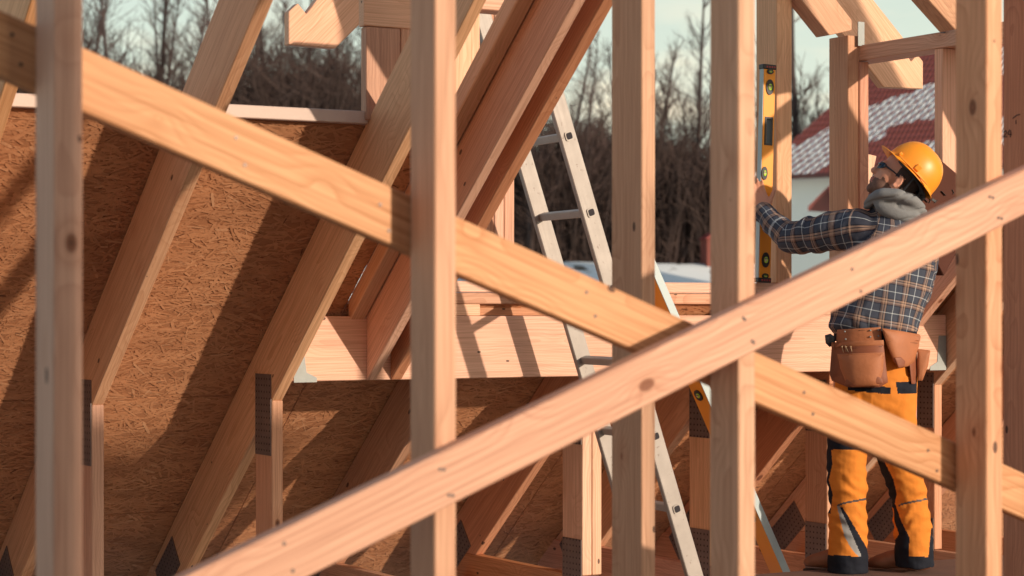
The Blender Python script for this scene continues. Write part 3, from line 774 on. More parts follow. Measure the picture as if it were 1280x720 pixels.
for i in range(130):
    px = -60 + i * 10.9 + r.uniform(-9, 9); s_ = r.uniform(97, 118)
    left = px < 480
    if 90 < px < 200 and i % 3: continue
    sc = r.uniform(1.05, 1.3) if left else r.uniform(.85, 1.1)
    if 330 < px < 470: sc = r.uniform(1.15, 1.35)
    if px > 900: sc = r.uniform(.8, 1.0)
    k = r.choice((0, 1, 2, 4, 4)) if left else r.choice((1, 3, 4, 0, 5))
    tree(px, s_, k, sc, r.uniform(0, 6), L_A if left else (L_B if px < 930 else 'bare tree of the wood behind the neighbour house'), 'bare trees at the left' if left else ('bare trees behind the ladder' if px < 930 else 'bare trees behind the house'))
def thicket():
    vs, fs = [], []
    r = random.Random(77)
    for i in range(26000):
        px = r.uniform(-120, 1400); s_ = r.uniform(97, 121); p = atS(px, 385, s_); z = gzn(p.x, p.y) - .2
        top = 11.0 if px < 480 else 6.2
        w_ = noise.noise(Vector((px * .011, 1.7, 0))) + .5 * noise.noise(Vector((px * .035, 5.7, 0)))
        hh = top * (1 + .55 * w_) * (r.random() ** .55) + .5
        a = Vector((p.x, p.y, z)); q = a; d = Vector((r.gauss(0, .12), r.gauss(0, .12), 1)).normalized()
        n = 3
        for k in range(n):
            d = (d + Vector((r.gauss(0, .12), r.gauss(0, .12), 0))).normalized(); e = q + d * hh / n
            seg(vs, fs, q, e, .042 * (1 - k / n) + .016, .042 * (1 - (k + 1) / n) + .012, 3)
            for _ in range(3):
                s2_ = Vector((r.gauss(0, 1), r.gauss(0, 1), r.uniform(.2, 1.4))).normalized()
                p0 = q.lerp(e, r.random()); seg(vs, fs, p0, p0 + s2_ * hh * r.uniform(.10, .26), .020, .009, 3)
            q = e
    me = bpy.data.meshes.new('undergrowth'); me.from_pydata(vs, [], fs)
    o = link('undergrowth', me, BRUSH); tag(o, 'brown leafless undergrowth along the foot of the wood', 'undergrowth', None, 'stuff')
thicket()

# ------------------------------------------------------------------ the worker
SW_ = 9.14
def W(px, py, ds=0.0): return atS(px, py, SW_ + ds)
SC = SW_ / F_PX                                        # metres per photo pixel there
def pix(p):
    d = p - CAM; s = d.dot(FW); return 640 + F_PX * d.dot(RT) / s, HOR - F_PX * d.z / s
class Blob:
    def __init__(s): s.bm = bmesh.new()
    def ell(s, c, ax, bx, cx):
        M = Matrix.Identity(4)
        for i in range(3): M[i][0], M[i][1], M[i][2], M[i][3] = ax[i], bx[i], cx[i], c[i]
        bmesh.ops.create_icosphere(s.bm, subdivisions=3, radius=1, matrix=M); return s
    def loft(s, rings, n=20):
        """rings: (centre, A, B) half axes"""
        prev = None; bm = s.bm
        for c, A, B in rings:
            cur = [bm.verts.new(c + A * math.cos(2 * math.pi * i / n) + B * math.sin(2 * math.pi * i / n)) for i in range(n)]
            if prev:
                for i in range(n): j = (i + 1) % n; bm.faces.new([prev[i], prev[j], cur[j], cur[i]])
            else: bm.faces.new(cur[::-1])
            prev = cur
        bm.faces.new(prev); return s
    def chain(s, pts, sq=1.0):
        """pts: (pos, r) tapered tubes with round joints"""
        for p, r_ in pts: bmesh.ops.create_icosphere(s.bm, subdivisions=2, radius=r_, matrix=Matrix.Translation(p))
        for (p, r0), (q, r1) in zip(pts, pts[1:]):
            d = q - p
            if d.length < 1e-6: continue
            a = d.normalized().orthogonal().normalized(); b = d.normalized().cross(a)
            s.loft([(p, a * r0, b * r0), (q, a * r1, b * r1)], 14)
        return s
    def mesh(s, name, vox, smooth=6, fac=.5):
        bmesh.ops.recalc_face_normals(s.bm, faces=s.bm.faces)
        me = bpy.data.meshes.new('t'); s.bm.to_mesh(me); s.bm.free()
        o = bpy.data.objects.new('t', me); C.objects.link(o)
        rm = o.modifiers.new('r', 'REMESH'); rm.mode = 'VOXEL'; rm.voxel_size = vox
        sm = o.modifiers.new('s', 'SMOOTH'); sm.iterations = smooth; sm.factor = fac
        dg = bpy.context.evaluated_depsgraph_get(); dg.update()
        m2 = bpy.data.meshes.new_from_object(o.evaluated_get(dg)); m2.name = name
        bpy.data.objects.remove(o); bpy.data.meshes.remove(me)
        for p in m2.polygons: p.use_smooth = True
        return m2
def displace(me, fn):
    me.calc_loop_triangles(); nr = [v.normal.copy() for v in me.vertices]
    for v, n_ in zip(me.vertices, nr): v.co += n_ * fn(v.co, n_)
    me.update()
def inpoly(x, y, P):
    c = False; n = len(P)
    for i in range(n):
        (x0, y0), (x1, y1) = P[i], P[i - 1]
        if (y0 > y) != (y1 > y) and x < (x1 - x0) * (y - y0) / (y1 - y0) + x0: c = not c
    return c
man = empty('person', W(1098, 714, 0) * 1.0, 'worker in orange hard hat and checked shirt holding a spirit level against a stud', 'person')
man.location.z = 0
A_ = RT; B_ = FW

# --- head frame: looks up to the left
def v3(r_, u_, f_): return RT * r_ + UP * u_ + FW * f_
hf = v3(-.80, .58, .12).normalized(); hl = (FW - hf * FW.dot(hf)).normalized(); hu = hl.cross(hf)
if hu.z < 0: hu = -hu
E = W(1119, 227, 0)                                      # between the ears
def H_(f, u, l): return E + hf * f + hu * u + hl * l
SKIN = plain('skin', (.62, .29, .19), .5, spec=.4, nscale=40, namp=.10, bump=.15, bs=160)
STUB = plain('stubble', (.16, .082, .058), .75, nscale=120, namp=.35)
HAIR = plain('hair', (.05, .03, .025), .8, nscale=90, namp=.4)
LIP = plain('lips', (.42, .14, .10), .45)
def fingers(bl, wrist, d, pn, side, scale=1.0, curl=.5, thumb_dir=None, thumb_bend=None):
    """palm from the wrist along d, palm normal pn, side points to the thumb"""
    d = d.normalized(); side = (side - d * side.dot(d)).normalized(); pn = side.cross(d).normalized() if pn is None else pn.normalized()
    s = scale
    bl.loft([(wrist, side * .026 * s, pn * .019 * s), (wrist + d * .035 * s, side * .034 * s, pn * .017 * s), (wrist + d * .085 * s, side * .041 * s, pn * .013 * s), (wrist + d * .095 * s, side * .036 * s, pn * .009 * s)], 16)
    kn = []
    for k, (o_, ln) in enumerate(((.030, .070), (.010, .078), (-.011, .072), (-.031, .056))):
        p = wrist + d * (.088 - abs(o_ - .005) * .25) * s + side * o_ * s; q = d; pts = [(p - d * .02 * s, .0098 * s), (p, .0098 * s)]
        for j, f_ in enumerate((.45, .32, .23)):
            a = curl * (.55 + .45 * j) * (1 + .08 * k); q = (q * math.cos(a) + pn * math.sin(a)).normalized()
            p = p + q * ln * f_ * s; pts.append((p, (.0092 - .0010 * (j + 1)) * s))
        bl.chain(pts)
    td = (thumb_dir or (d * .65 + side * .8)).normalized(); tp = wrist + d * .025 * s + side * .024 * s
    p1 = tp + td * .038 * s; td2 = (td + (thumb_bend or d * .35 + pn * .2)).normalized(); p2 = p1 + td2 * .028 * s; p3 = p2 + td2 * .022 * s
    bl.chain([(tp, .013 * s), (p1, .0115 * s), (p2, .0105 * s), (p3, .0085 * s)])

bl = Blob()
# skull, face
bl.ell(H_(-.012, .058, 0), hf * .098, hu * .088, hl * .076)
bl.ell(H_(.040, .012, 0), hf * .052, hu * .078, hl * .062)
bl.ell(H_(.036, -.050, 0), hf * .048, hu * .052, hl * .050)
bl.ell(H_(.068, -.082, 0), hf * .020, hu * .022, hl * .026)
bl.ell(H_(.022, -.062, 0), hf * .052, hu * .032, hl * .052)
bl.ell(H_(.084, .034, 0), hf * .012, hu * .016, hl * .044)
bl.loft([(H_(.086, .030, 0), hl * .009, hf * .010), (H_(.098, .004, 0), hl * .011, hf * .012), (H_(.106, -.014, 0), hl * .015, hf * .013), (H_(.098, -.026, 0), hl * .014, hf * .012)], 12)
bl.ell(H_(.109, -.013, 0), hf * .009, hu * .009, hl * .010)
bl.ell(H_(.086, -.044, 0), hf * .011, hu * .007, hl * .023); bl.ell(H_(.083, -.058, 0), hf * .011, hu * .008, hl * .020)
for sgn in (1, -1):
    bl.ell(H_(.070, .010, .036 * sgn), hf * .018, hu * .014, hl * .020)          # cheekbones
    bl.ell(H_(.074, .020, .030 * sgn), hf * .014, hu * .012, hl * .014)
    c = H_(-.008, -.004, .070 * sgn)
    for k in range(9):                                                             # ear rim
        t = -2.2 + k * .52
        bl.ell(c + hf * (-math.cos(t) * .015 - .002) + hu * math.sin(t) * .028 + hl * .010 * sgn, hf * .0062, hu * .0075, hl * .006)
    bl.ell(c + hl * .003 * sgn, hf * .012, hu * .020, hl * .006)
    bl.ell(c - hu * .028 + hf * .004 + hl * .005 * sgn, hf * .007, hu * .008, hl * .005)
bl.chain([(H_(-.03, -.02, 0), .056), (W(1121, 262, .0), .060), (W(1114, 290, .0), .075)])
# trunk and legs inside the clothes
bl.loft([(W(1112, 292), A_ * .13, B_ * .08), (W(1112, 320), A_ * .16, B_ * .10), (W(1102, 380), A_ * .14, B_ * .10), (W(1094, 430), A_ * .14, B_ * .11), (W(1095, 480), A_ * .15, B_ * .11), (W(1096, 505), A_ * .13, B_ * .10)])
legL = [(1066, 470, .0, .085), (1060, 585, .0, .06), (1060, 640, .02, .055), (1060, 690, .02, .04)]
legR = [(1122, 470, .0, .085), (1128, 585, .0, .06), (1142, 640, .02, .055), (1143, 686, .02, .04)]
for lg in (legL, legR): bl.chain([(W(a, b, c), r_) for a, b, c, r_ in lg])
aL = [(1074, 285, .0, .05), (1035, 292, .08, .046), (990, 299, .20, .040), (968, 281, .29, .036), (955, 264, .345, .027)]
aR = [(1152, 292, -.0, .05), (1150, 330, .03, .046), (1143, 368, .06, .040), (1122, 352, .2, .034), (1108, 340, .30, .026)]
for ar in (aL, aR): bl.chain([(W(a, b, c), r_) for a, b, c, r_ in ar])
wl = W(956, 266, .345); wd = (W(948, 244, .37) - wl)
fingers(bl, wl, wd, None, RT * 1.0 - UP * .1, 1.0, .42, thumb_dir=(W(963, 243, .345) - W(957, 258, .345)), thumb_bend=UP * .6 + RT * .2)
fingers(bl, W(1107, 339, .31), v3(-.5, .5, .6), None, v3(.3, .8, -.3), 1.0, .6)
bodyme = bl.mesh('body', .0052, 5, .5)
for m_ in (SKIN, STUB, HAIR, LIP): bodyme.materials.append(m_)
for p in bodyme.polygons:
    c = p.center; q = c - E; f_, u_, l_ = q.dot(hf), q.dot(hu), q.dot(hl); k = 0
    if q.length < .2 and u_ > -.12:
        jaw = (u_ < -.022 - max(0, (.045 - f_)) * .30 + .008 * noise.noise(c * 60) and f_ > -.004) 
        if f_ > .055 and u_ > -.036 : jaw = False
        if jaw and u_ > -.115: k = 1
        if f_ > .080 and -.062 < u_ < -.040 and abs(l_) < .020: k = 3
        if (f_ < .012 and u_ > .022) or (f_ < -.030 and u_ > -.055): k = 2
        if -.004 < f_ < .014 and u_ > -.02 and u_ < .05 and abs(l_) > .05 and u_ > .012: k = 2
    p.material_index = k
link('body', bodyme, None, None, man)

# --- shirt
def plaid_mat():
    m, nt, b = newmat('checked_flannel'); g = N(nt)
    at = g.n('ShaderNodeAttribute', attribute_name='plaid').outputs['Vector']
    s = g.n('ShaderNodeSeparateXYZ', ins={0: at})
    def band(o, off):
        t = g.math('FRACT', g.math('MULTIPLY_ADD', o, 1 / .094, off))
        nd = nt.nodes.new('ShaderNodeValToRGB'); nt.links.new(t, nd.inputs[0]); nd.color_ramp.interpolation = 'CONSTANT'
        stops = [(0, (.46, .31, .23)), (.075, (.018, .018, .03)), (.11, (.46, .31, .23)), (.19, (.018, .022, .034)), (.235, (.066, .076, .105)), (.50, (.066, .076, .105)), (.53, (.62, .68, .72)), (.57, (.066, .076, .105)), (.88, (.012, .014, .025)), (.93, (.22, .13, .10))]
        el = nd.color_ramp.elements
        while len(el) < len(stops): el.new(.5)
        for e, (p_, c_) in zip(el, stops): e.position = p_; e.color = (*c_, 1)
        return nd.outputs[0]
    c = g.mix(.5, band(s.outputs[0], .1), band(s.outputs[1], .35))
    tc = g.n('ShaderNodeTexCoord').outputs['Object']
    tw = g.noise(tc, 220, 2, .6)
    c = g.mix(g.math('MULTIPLY', tw, .25), c, (.02, .02, .03))
    nt.links.new(c, b.inputs['Base Color']); b.inputs['Roughness'].default_value = .9; b.inputs['Specular IOR Level'].default_value = .15
    bp = g.n('ShaderNodeBump', ins={'Strength': .35, 'Distance': .006, 'Height': g.noise(tc, 28, 4, .6)}); nt.links.new(bp.outputs[0], b.inputs['Normal'])
    return m
bl = Blob()
bl.loft([(W(1093, 417), A_ * .178, B_ * .13), (W(1092, 405), A_ * .192, B_ * .145), (W(1097, 385), A_ * .204, B_ * .15), (W(1107, 350), A_ * .208, B_ * .15), (W(1114, 322), A_ * .200, B_ * .145),
         (W(1114, 296), A_ * .186, B_ * .125), (W(1116, 276), A_ * .145, B_ * .10), (W(1118, 260), A_ * .10, B_ * .085)], 28)
sL = [(1074, 286, -.0, .092), (1050, 288, .05, .090), (1020, 293, .12, .083), (990, 298, .205, .071), (975, 287, .26, .060), (962, 273, .32, .051), (954, 264, .35, .047)]
sR = [(1150, 296, -.0, .088), (1151, 330, .02, .078), (1143, 368, .05, .068), (1122, 352, .19, .055), (1110, 342, .28, .045)]
bl.chain([(W(a, b, c), r_) for a, b, c, r_ in sL]); bl.chain([(W(a, b, c), r_) for a, b, c, r_ in sR])
cw = W(954, 265, .35); cdv = (W(950, 256, .37) - cw).normalized(); ca_ = cdv.orthogonal().normalized(); cb_ = cdv.cross(ca_)
bl.loft([(cw - cdv * .02, ca_ * .050, cb_ * .050), (cw + cdv * .022, ca_ * .047, cb_ * .047)], 16)
sm = bl.mesh('shirt', .0062, 5, .5)
chains = [[(W(a, b, c), r_) for a, b, c, r_ in q] for q in (sL, sR)]
def nearest(co):
    best = (1e9, 0, 0, None)
    for ci, ch in enumerate(chains):
        acc = 0
        for (p, r0), (q, r1) in zip(ch, ch[1:]):
            d = q - p; L = d.length; t = max(0, min(1, (co - p).dot(d) / (L * L))); x = p + d * t; rr = r0 + (r1 - r0) * t
            dist = (co - x).length / rr
            if dist < best[0]: best = (dist, ci, acc + t * L, (x, d.normalized(), rr))
            acc += L
    return best
def fold(co, n_):
    bd_, ci, al, info = nearest(co); pr = co.dot(RT); pz = co.z; pf = co.dot(FW)
    w = 0.0
    if bd_ < 1.25:
        x, d, rr = info
        w += .0075 * noise.noise(Vector((al * 15 + pz * 9, pr * 7, ci * 5 + 2))) + .004 * noise.noise(Vector((al * 42, pz * 20, 4)))
        if ci == 0 and .10 < al < .34: w += .006 * math.sin(al * 62 + pz * 20) * max(0, 1 - abs(al - .24) / .13)
    else:
        w += .012 * noise.noise(Vector((pr * 5 + pz * 4, pz * 6.5 - pr * 5, 1.0))) + .006 * (1 - abs(noise.noise(Vector((pr * 9 - pz * 9, pz * 5 + pr * 4, 7.0)))) * 3)
        if pz < CAMZ + .05: w += .008 * abs(math.sin(pr * 48 + 3 * noise.noise(co * 6))) * max(0, (CAMZ + .03 - pz) / .14)
    return w
displace(sm, fold)
at = sm.attributes.new('plaid', 'FLOAT_VECTOR', 'POINT')
vals = []
tc0 = W(1108, 350)
for v in sm.vertices:
    bd_, ci, al, info = nearest(v.co)
    if bd_ < 1.22 or (bd_ < 1.45 and ci == 0 and pix(v.co)[0] < 1056):
        x, d, rr = info; e1 = UP - d * UP.dot(d); e1.normalize(); e2 = d.cross(e1); q = v.co - x
        vals += [al, math.atan2(q.dot(e2), q.dot(e1)) * .075 + .012 * math.sin(al * 9), 0]
    else:
        q = v.co - tc0; ang = math.atan2(q.dot(RT), -q.dot(FW) + .02)
        vals += [q.z * 1.0 + q.dot(RT) * .22 + .01 * noise.noise(v.co * 5), ang * .185 - q.z * .12 + .012 * noise.noise(v.co * 7), 0]
at.data.foreach_set('vector', vals)
link('shirt', sm, plaid_mat(), None, man)

# --- hood
HOOD = plain('grey_sweat', (.215, .22, .225), .95, spec=.1, nscale=60, namp=.14, bump=.5, bs=120)
bl = Blob()
bl.chain([(W(1084, 256, -.02), .022), (W(1090, 248, -.06), .027), (W(1104, 243, -.10), .030), (W(1122, 244, -.12), .032), (W(1138, 250, -.11), .030), (W(1150, 260, -.07), .026), (W(1154, 268, .0), .024), (W(1148, 262, .08), .026), (W(1118, 250, .11), .028), (W(1092, 254, .07), .026), (W(1084, 256, -.02), .022)])
bl.ell(W(1122, 264, -.08), RT * .100 + UP * -.03, UP * .048, FW * .042)
bl.ell(W(1118, 258, .0), RT * .10, UP * .045, FW * .09)
hm = bl.mesh('hood', .0055, 5, .5)
displace(hm, lambda co, n_: .006 * noise.noise(Vector((co.dot(RT) * 7 + co.z * 12, co.z * 22, co.dot(FW) * 6))) - .006 * max(0, 1 - abs(noise.noise(Vector((co.dot(RT) * 6 - co.z * 5, co.z * 14, 3.0)))) * 9))
link('hood', hm, HOOD, None, man)

# --- trousers
ORG = plain('orange_twill', (.66, .22, .036), .88, spec=.12, nscale=9, namp=.2, bump=.7, bs=24)
NAV = plain('black_twill', (.012, .014, .022), .85, spec=.2, nscale=20, namp=.3, bump=.4, bs=40)
GRY = plain('grey_flash', (.26, .26, .26), .7, nscale=20, namp=.1)
PIP = plain('piping', (.07, .055, .05), .7)
bl = Blob()
bl.loft([(W(1094, 408), A_ * .158, B_ * .125), (W(1094, 440), A_ * .168, B_ * .14), (W(1095, 480), A_ * .170, B_ * .145), (W(1096, 508), A_ * .155, B_ * .13), (W(1096, 524), A_ * .12, B_ * .10)], 28)
bl.loft([(W(x, y, d_), A_ * a, B_ * b) for x, y, d_, a, b in ((1069, 470, 0, .088, .12), (1065, 515, 0, .093, .115), (1060, 550, 0, .090, .108), (1058, 580, 0, .084, .10), (1059, 612, 0, .085, .096), (1060, 640, .01, .084, .092), (1060, 672, .02, .083, .09), (1059.5, 700, .02, .087, .095), (1059, 715, .02, .088, .096))], 24)
bl.loft([(W(x, y, d_), A_ * a, B_ * b) for x, y, d_, a, b in ((1120, 470, 0, .088, .12), (1118, 515, 0, .094, .115), (1119, 550, 0, .094, .108), (1124, 580, 0, .090, .10), (1134, 612, .01, .082, .094), (1139, 640, .02, .080, .09), (1141, 668, .03, .081, .09), (1143, 694, .03, .083, .092), (1143.5, 708, .03, .084, .094))], 24)
tm = bl.mesh('trousers', .0046, 8, .5)
def tfold(co, n_):
    px, py = pix(co); leg = 0 if px < 1090 else 1
    k = .004 * noise.noise(Vector((px * .045, py * .05 + px * .03, leg * 9))) + .004 * noise.noise(Vector((px * .06 + py * .05, py * .11 - px * .06, leg * 5 + 2)))
    for c0 in (612, 655): k += .0035 * math.sin((py - (px - 1060) * (.5 if leg == 0 else -.6)) * .36 + 3 * noise.noise(Vector((px * .05, py * .02, c0)))) * max(0, 1 - abs(py - c0) / 34)
    if py > 560: k -= .006 * max(0, 1 - abs(py - 630) / 16)
    return k
displace(tm, tfold)
for m_ in (ORG, NAV, GRY, PIP): tm.materials.append(m_)
Z_B = [[(1026, 546), (1088, 546), (1088, 562), (1026, 562)], [(1026, 556), (1038.5, 556), (1040.5, 580), (1036, 600), (1041, 618), (1038, 642), (1026, 642)],
       [(1026, 693), (1091, 697), (1091, 722), (1026, 722)],
       [(1050, 634), (1053, 634), (1066, 655), (1084, 686), (1090, 700), (1080, 702)],
       [(1088, 545), (1098, 560), (1106, 578), (1117, 600), (1121, 618), (1117, 636), (1110, 628), (1086, 600)],
       [(1117, 628), (1120, 632), (1126, 650), (1137, 672), (1136, 697), (1112, 697), (1118, 676), (1124, 668), (1118, 652)],
       [(1112, 694), (1175, 697), (1175, 716), (1112, 716)], [(1164, 660), (1175, 660), (1175, 700), (1160, 700)],
       [(1060, 480), (1113, 484), (1113, 493), (1060, 488)], [(1120, 478), (1146, 476), (1146, 492), (1122, 492)]]
Z_G = [[(1046, 632), (1050, 633), (1062, 656), (1070, 676), (1083, 698), (1078, 701), (1066, 688), (1056, 672)]]
def pipe_y(px, leg): t = (px - (1046 if leg == 0 else 1123)) / 40; return 633 - 9.5 * min(1, t) ** .6 if t > 0 else 999
for p in tm.polygons:
    px, py = pix(p.center); k = 0
    front = p.normal.dot(FW) < .35
    if any(inpoly(px, py, Z) for Z in Z_B): k = 1
    elif front and any(inpoly(px, py, Z) for Z in Z_G): k = 2
    else:
        leg = 0 if px < 1092 else 1
        if abs(py - pipe_y(px, leg)) < 1.25: k = 3
        if leg == 0 and 553 < py < 554: k = 1
    p.material_index = k
link('trousers', tm, None, None, man)

# --- boots
LEA = plain('boot_leather', (.26, .10, .05), .6, nscale=25, namp=.3, bump=.4, bs=50)
SOLE = plain('boot_sole', (.03, .022, .02), .8)
for nm, (hx_, hy_, ds_), dr in (('boot', (1066, 715, .03), v3(-.82, 0, .55)), ('boot', (1150, 715, .03), v3(-.90, 0, .40))):
    h0 = W(hx_, hy_, ds_); h0.z = 0; dr = dr.normalized(); sd = dr.cross(UP)
    bl = Blob()
    bl.loft([(h0 - dr * .05 + UP * .045, sd * .028, UP * .028), (h0 + UP * .05, sd * .042, UP * .046), (h0 + dr * .08 + UP * .055, sd * .044, UP * .048), (h0 + dr * .15 + UP * .042, sd * .050, UP * .036), (h0 + dr * .19 + UP * .035, sd * .046, UP * .029), (h0 + dr * .225 + UP * .026, sd * .030, UP * .018)], 18)
    bl.loft([(h0 + UP * .04, dr * .055, sd * .045), (h0 + UP * .16, dr * .055, sd * .048)], 18)
    bm_ = bl.mesh('boot', .006, 4, .5)
    displace(bm_, lambda co, n_: .003 * noise.noise(co * 30))
    b_o = link(nm, bm_, LEA, None, man)
    Ms = frame(h0, dr, sd); bmx = bmesh.new(); out = []
    for i in range(28):
        t = 2 * math.pi * i / 28; x = .085 + .148 * math.copysign(abs(math.cos(t)) ** .8, math.cos(t)); y = .052 * math.copysign(abs(math.sin(t)) ** .8, math.sin(t)) * (.85 if x < .05 else 1)
        out.append((x, y))
    lo = [bmx.verts.new((x, y, .002)) for x, y in out]; hi = [bmx.verts.new((x, y, .024)) for x, y in out]
    bmx.faces.new(lo[::-1]); bmx.faces.new(hi)
    for i in range(28): j = (i + 1) % 28; bmx.faces.new([lo[i], lo[j], hi[j], hi[i]])
    from_bm('sole', bmx, SOLE, Ms, b_o)

# --- hard hat
HAT = plain('hard_hat', (.92, .33, .022), .40, spec=.5, nscale=3, namp=.03)
af = v3(-.683, .73, .04).normalized(); al_ = (FW - af * FW.dot(af)).normalized(); au = al_.cross(af)
if au.z < 0: au = -au
HC = W(1137, 218, 0)
bm = bmesh.new(); nu, nv = 48, 16; rows = []
for j in range(nv + 1):
    t = j / nv * math.pi / 2; row = []
    for i in range(nu):
        a = 2 * math.pi * i / nu; c, s = math.cos(a), math.sin(a)
        rr = math.cos(t) ** .80; ridge = .005 * math.exp(-(s * rr / .16) ** 2) * (math.sin(t) ** .4 if t > 0 else 0)
        f_ = c * .128 * rr; l_ = s * .108 * rr; u_ = math.sin(t) ** .95 * .140 + ridge
        if j == 0:
            pass
        row.append(bm.verts.new(HC + af * f_ + al_ * l_ + au * u_))
    rows.append(row)
for j in range(nv):
    for i in range(nu):
        k = (i + 1) % nu; bm.faces.new([rows[j][i], rows[j][k], rows[j + 1][k], rows[j + 1][i]])
# brim: all round lip, long peak in front
rim = []
for st_, (dr_, du_) in enumerate(((0.010, -.004), (.012, -.008))):
    row = []
    for i in range(nu):
        a = 2 * math.pi * i / nu; c, s = math.cos(a), math.sin(a); pk = max(0, c) ** 3 * .034
        row.append(bm.verts.new(HC + af * (c * (.128 + dr_ + pk)) + al_ * (s * (.108 + dr_)) + au * (du_ + (-.006 + .012 * (pk > .01)) * pk / .034)))
    rim.append(row)
seq = [rows[0]] + rim
for a_, b_ in zip(seq, seq[1:]):
    for i in range(nu): k = (i + 1) % nu; bm.faces.new([a_[k], a_[i], b_[i], b_[k]])
bmesh.ops.remove_doubles(bm, verts=rows[-1], dist=.004)
hat = from_bm('hard_hat', bm, HAT, None, man, smooth=True)
so_ = hat.modifiers.new('thick', 'SOLIDIFY'); so_.thickness = .003; so_.offset = -1
sb = hat.modifiers.new('sub', 'SUBSURF'); sb.levels = 1; sb.render_levels = 1
MH = Matrix.Identity(4)
for i in range(3): MH[i][0], MH[i][1], MH[i][2], MH[i][3] = af[i], al_[i], au[i], HC[i]
boxM('accessory_slot', MH, (-.012, .012), (-.116, -.098), (.012, .040), HAT, hat, .003, 2)
boxM('accessory_slot', MH, (.085, .10), (-.085, -.055), (.012, .026), HAT, hat, .003, 2)
boxM('rain_rib', MH, (-.080, .095), (-.1175, -.106), (.002, .006), HAT, hat, .002, 2)
# suspension strap and ratchet under the rim
bl = Blob()
pts = []
for i in range(25):
    a = 2 * math.pi * i / 24; pts.append((HC + af * (math.cos(a) * .102 - .006) + al_ * (math.sin(a) * .086) - au * (.006 + .016 * max(0, -math.cos(a))), .008))
bl.chain(pts)
bl.ell(HC - af * .108 - au * .03, af * .016, al_ * .035, au * .018)
bl.chain([(HC - af * .02 - al_ * .085 - au * .004, .005), (H_(-.05, -.03, -.072), .006), (HC - af * .10 - al_ * .02 - au * .035, .007)])
bl.chain([(HC - af * .06 - al_ * .075 - au * .004, .005), (HC - af * .09 - al_ * .04 - au * .04, .006)])
link('hat_harness', bl.mesh('hat_harness', .004, 2, .4), BLK, None, hat)
# --- sunglasses
GL = plain('sunglass_lens', (.01, .018, .03), .08)
bl = Blob()
for sg in (-1, 1):
    bl.loft([(H_(.098, .018, .012 * sg), hu * .016, hf * .003), (H_(.096, .017, .030 * sg), hu * .020, hf * .004), (H_(.084, .018, .050 * sg), hu * .017, hf * .004), (H_(.070, .022, .064 * sg), hu * .009, hf * .004)], 14)
    bl.chain([(H_(.074, .023, .064 * sg), .0045), (H_(.03, .020, .072 * sg), .0035), (H_(-.012, .014, .076 * sg), .0032), (H_(-.03, -.002, .074 * sg), .003)])
bl.chain([(H_(.100, .024, -.014), .003), (H_(.104, .026, 0), .003), (H_(.100, .024, .014), .003)])
link('sunglasses', bl.mesh('sunglasses', .0024, 1, .4), GL, None, man)

# --- tool belt
TAN_ = plain('belt_leather', (.40, .145, .062), .58, spec=.35, nscale=16, namp=.22, bump=.35, bs=60)
TAN2 = plain('belt_leather_dark', (.24, .075, .035), .55, spec=.35, nscale=20, namp=.2)
STI = plain('stitching', (.10, .035, .02), .8)
tb_ = empty('tool_belt', W(1094, 425, -.16), None, None)
for kx in ('kind',): 
    if kx in tb_: del tb_[kx]
tb_.parent = man; tb_.matrix_basis = Matrix.Translation(-Vector(man.location)) @ Matrix.Translation(W(1094, 425, -.16))
bm = bmesh.new(); rr_ = []
for zz in (-.022, .022):
    rr_.append([bm.verts.new(W(1094, 420) + UP * zz + A_ * .178 * math.cos(2 * math.pi * i / 40) + B_ * .150 * math.sin(2 * math.pi * i / 40)) for i in range(40)])
for i in range(40): j = (i + 1) % 40; bm.faces.new([rr_[0][i], rr_[0][j], rr_[1][j], rr_[1][i]])
o = from_bm('belt', bm, NAV, None, tb_); o.modifiers.new('t', 'SOLIDIFY').thickness = .006
def belt_s(px):                                             # depth of the body surface at that column
    x = (px - 1094) * SC / .178; x = max(-.97, min(.97, x)); return -.150 * math.sqrt(1 - x * x)
def pouch(name, P, off, th, mat, bul=.0, parent=None, seam=True, bev_=.006):
    """leather panel following the curve of the hips: outline in photo pixels at the belt"""
    n = len(P); cx = sum(p[0] for p in P) / n; cy = sum(p[1] for p in P) / n
    bm = bmesh.new(); rings_ = []
    def at_(x, y, o_): return W(x, y, belt_s(x) * .96 - .012 - o_)
    for f_, o_ in ((1, off), (1, off + th), (.86, off + th + bul * .55), (.6, off + th + bul * .9), (.3, off + th + bul)):
        rings_.append([bm.verts.new(at_(cx + (x - cx) * f_, cy + (y - cy) * f_, o_)) for x, y in P])
    for a_, b_ in zip(rings_, rings_[1:]):
        for i in range(n): j = (i + 1) % n; bm.faces.new([a_[i], a_[j], b_[j], b_[i]])
    bm.faces.new(rings_[0][::-1]); bm.faces.new(rings_[-1])
    o = from_bm(name, bm, mat, None, parent or tb_, smooth=True)
    bv = o.modifiers.new('b', 'BEVEL'); bv.width = .002; bv.segments = 2; bv.limit_method = 'ANGLE'; bv.angle_limit = .9
    if seam: o['_'] = 1; del o['_']
    return o
def dense(P, k=4):
    out = []
    for i in range(len(P)):
        (x0, y0), (x1, y1) = P[i], P[(i + 1) % len(P)]
        for j in range(k): out.append((x0 + (x1 - x0) * j / k, y0 + (y1 - y0) * j / k))
    return out
def stitch(parent, pts, off):
    bl_ = [W(x, y, belt_s(x) * .96 - .012 - off) for x, y in pts]; bm = bmesh.new(); vs, fs = [], []
    for a_, b_ in zip(bl_, bl_[1:]):
        L = (b_ - a_).length; k = max(1, int(L / .008))
        for i in range(k): seg(vs, fs, a_.lerp(b_, (i + .15) / k), a_.lerp(b_, (i + .8) / k), .0011, .0011, 4)
    me = bpy.data.meshes.new('stitching'); me.from_pydata(vs, [], fs); bm.free()
    o = link('stitching', me, STI, None, parent); o['kind'] = 'stuff'; return o
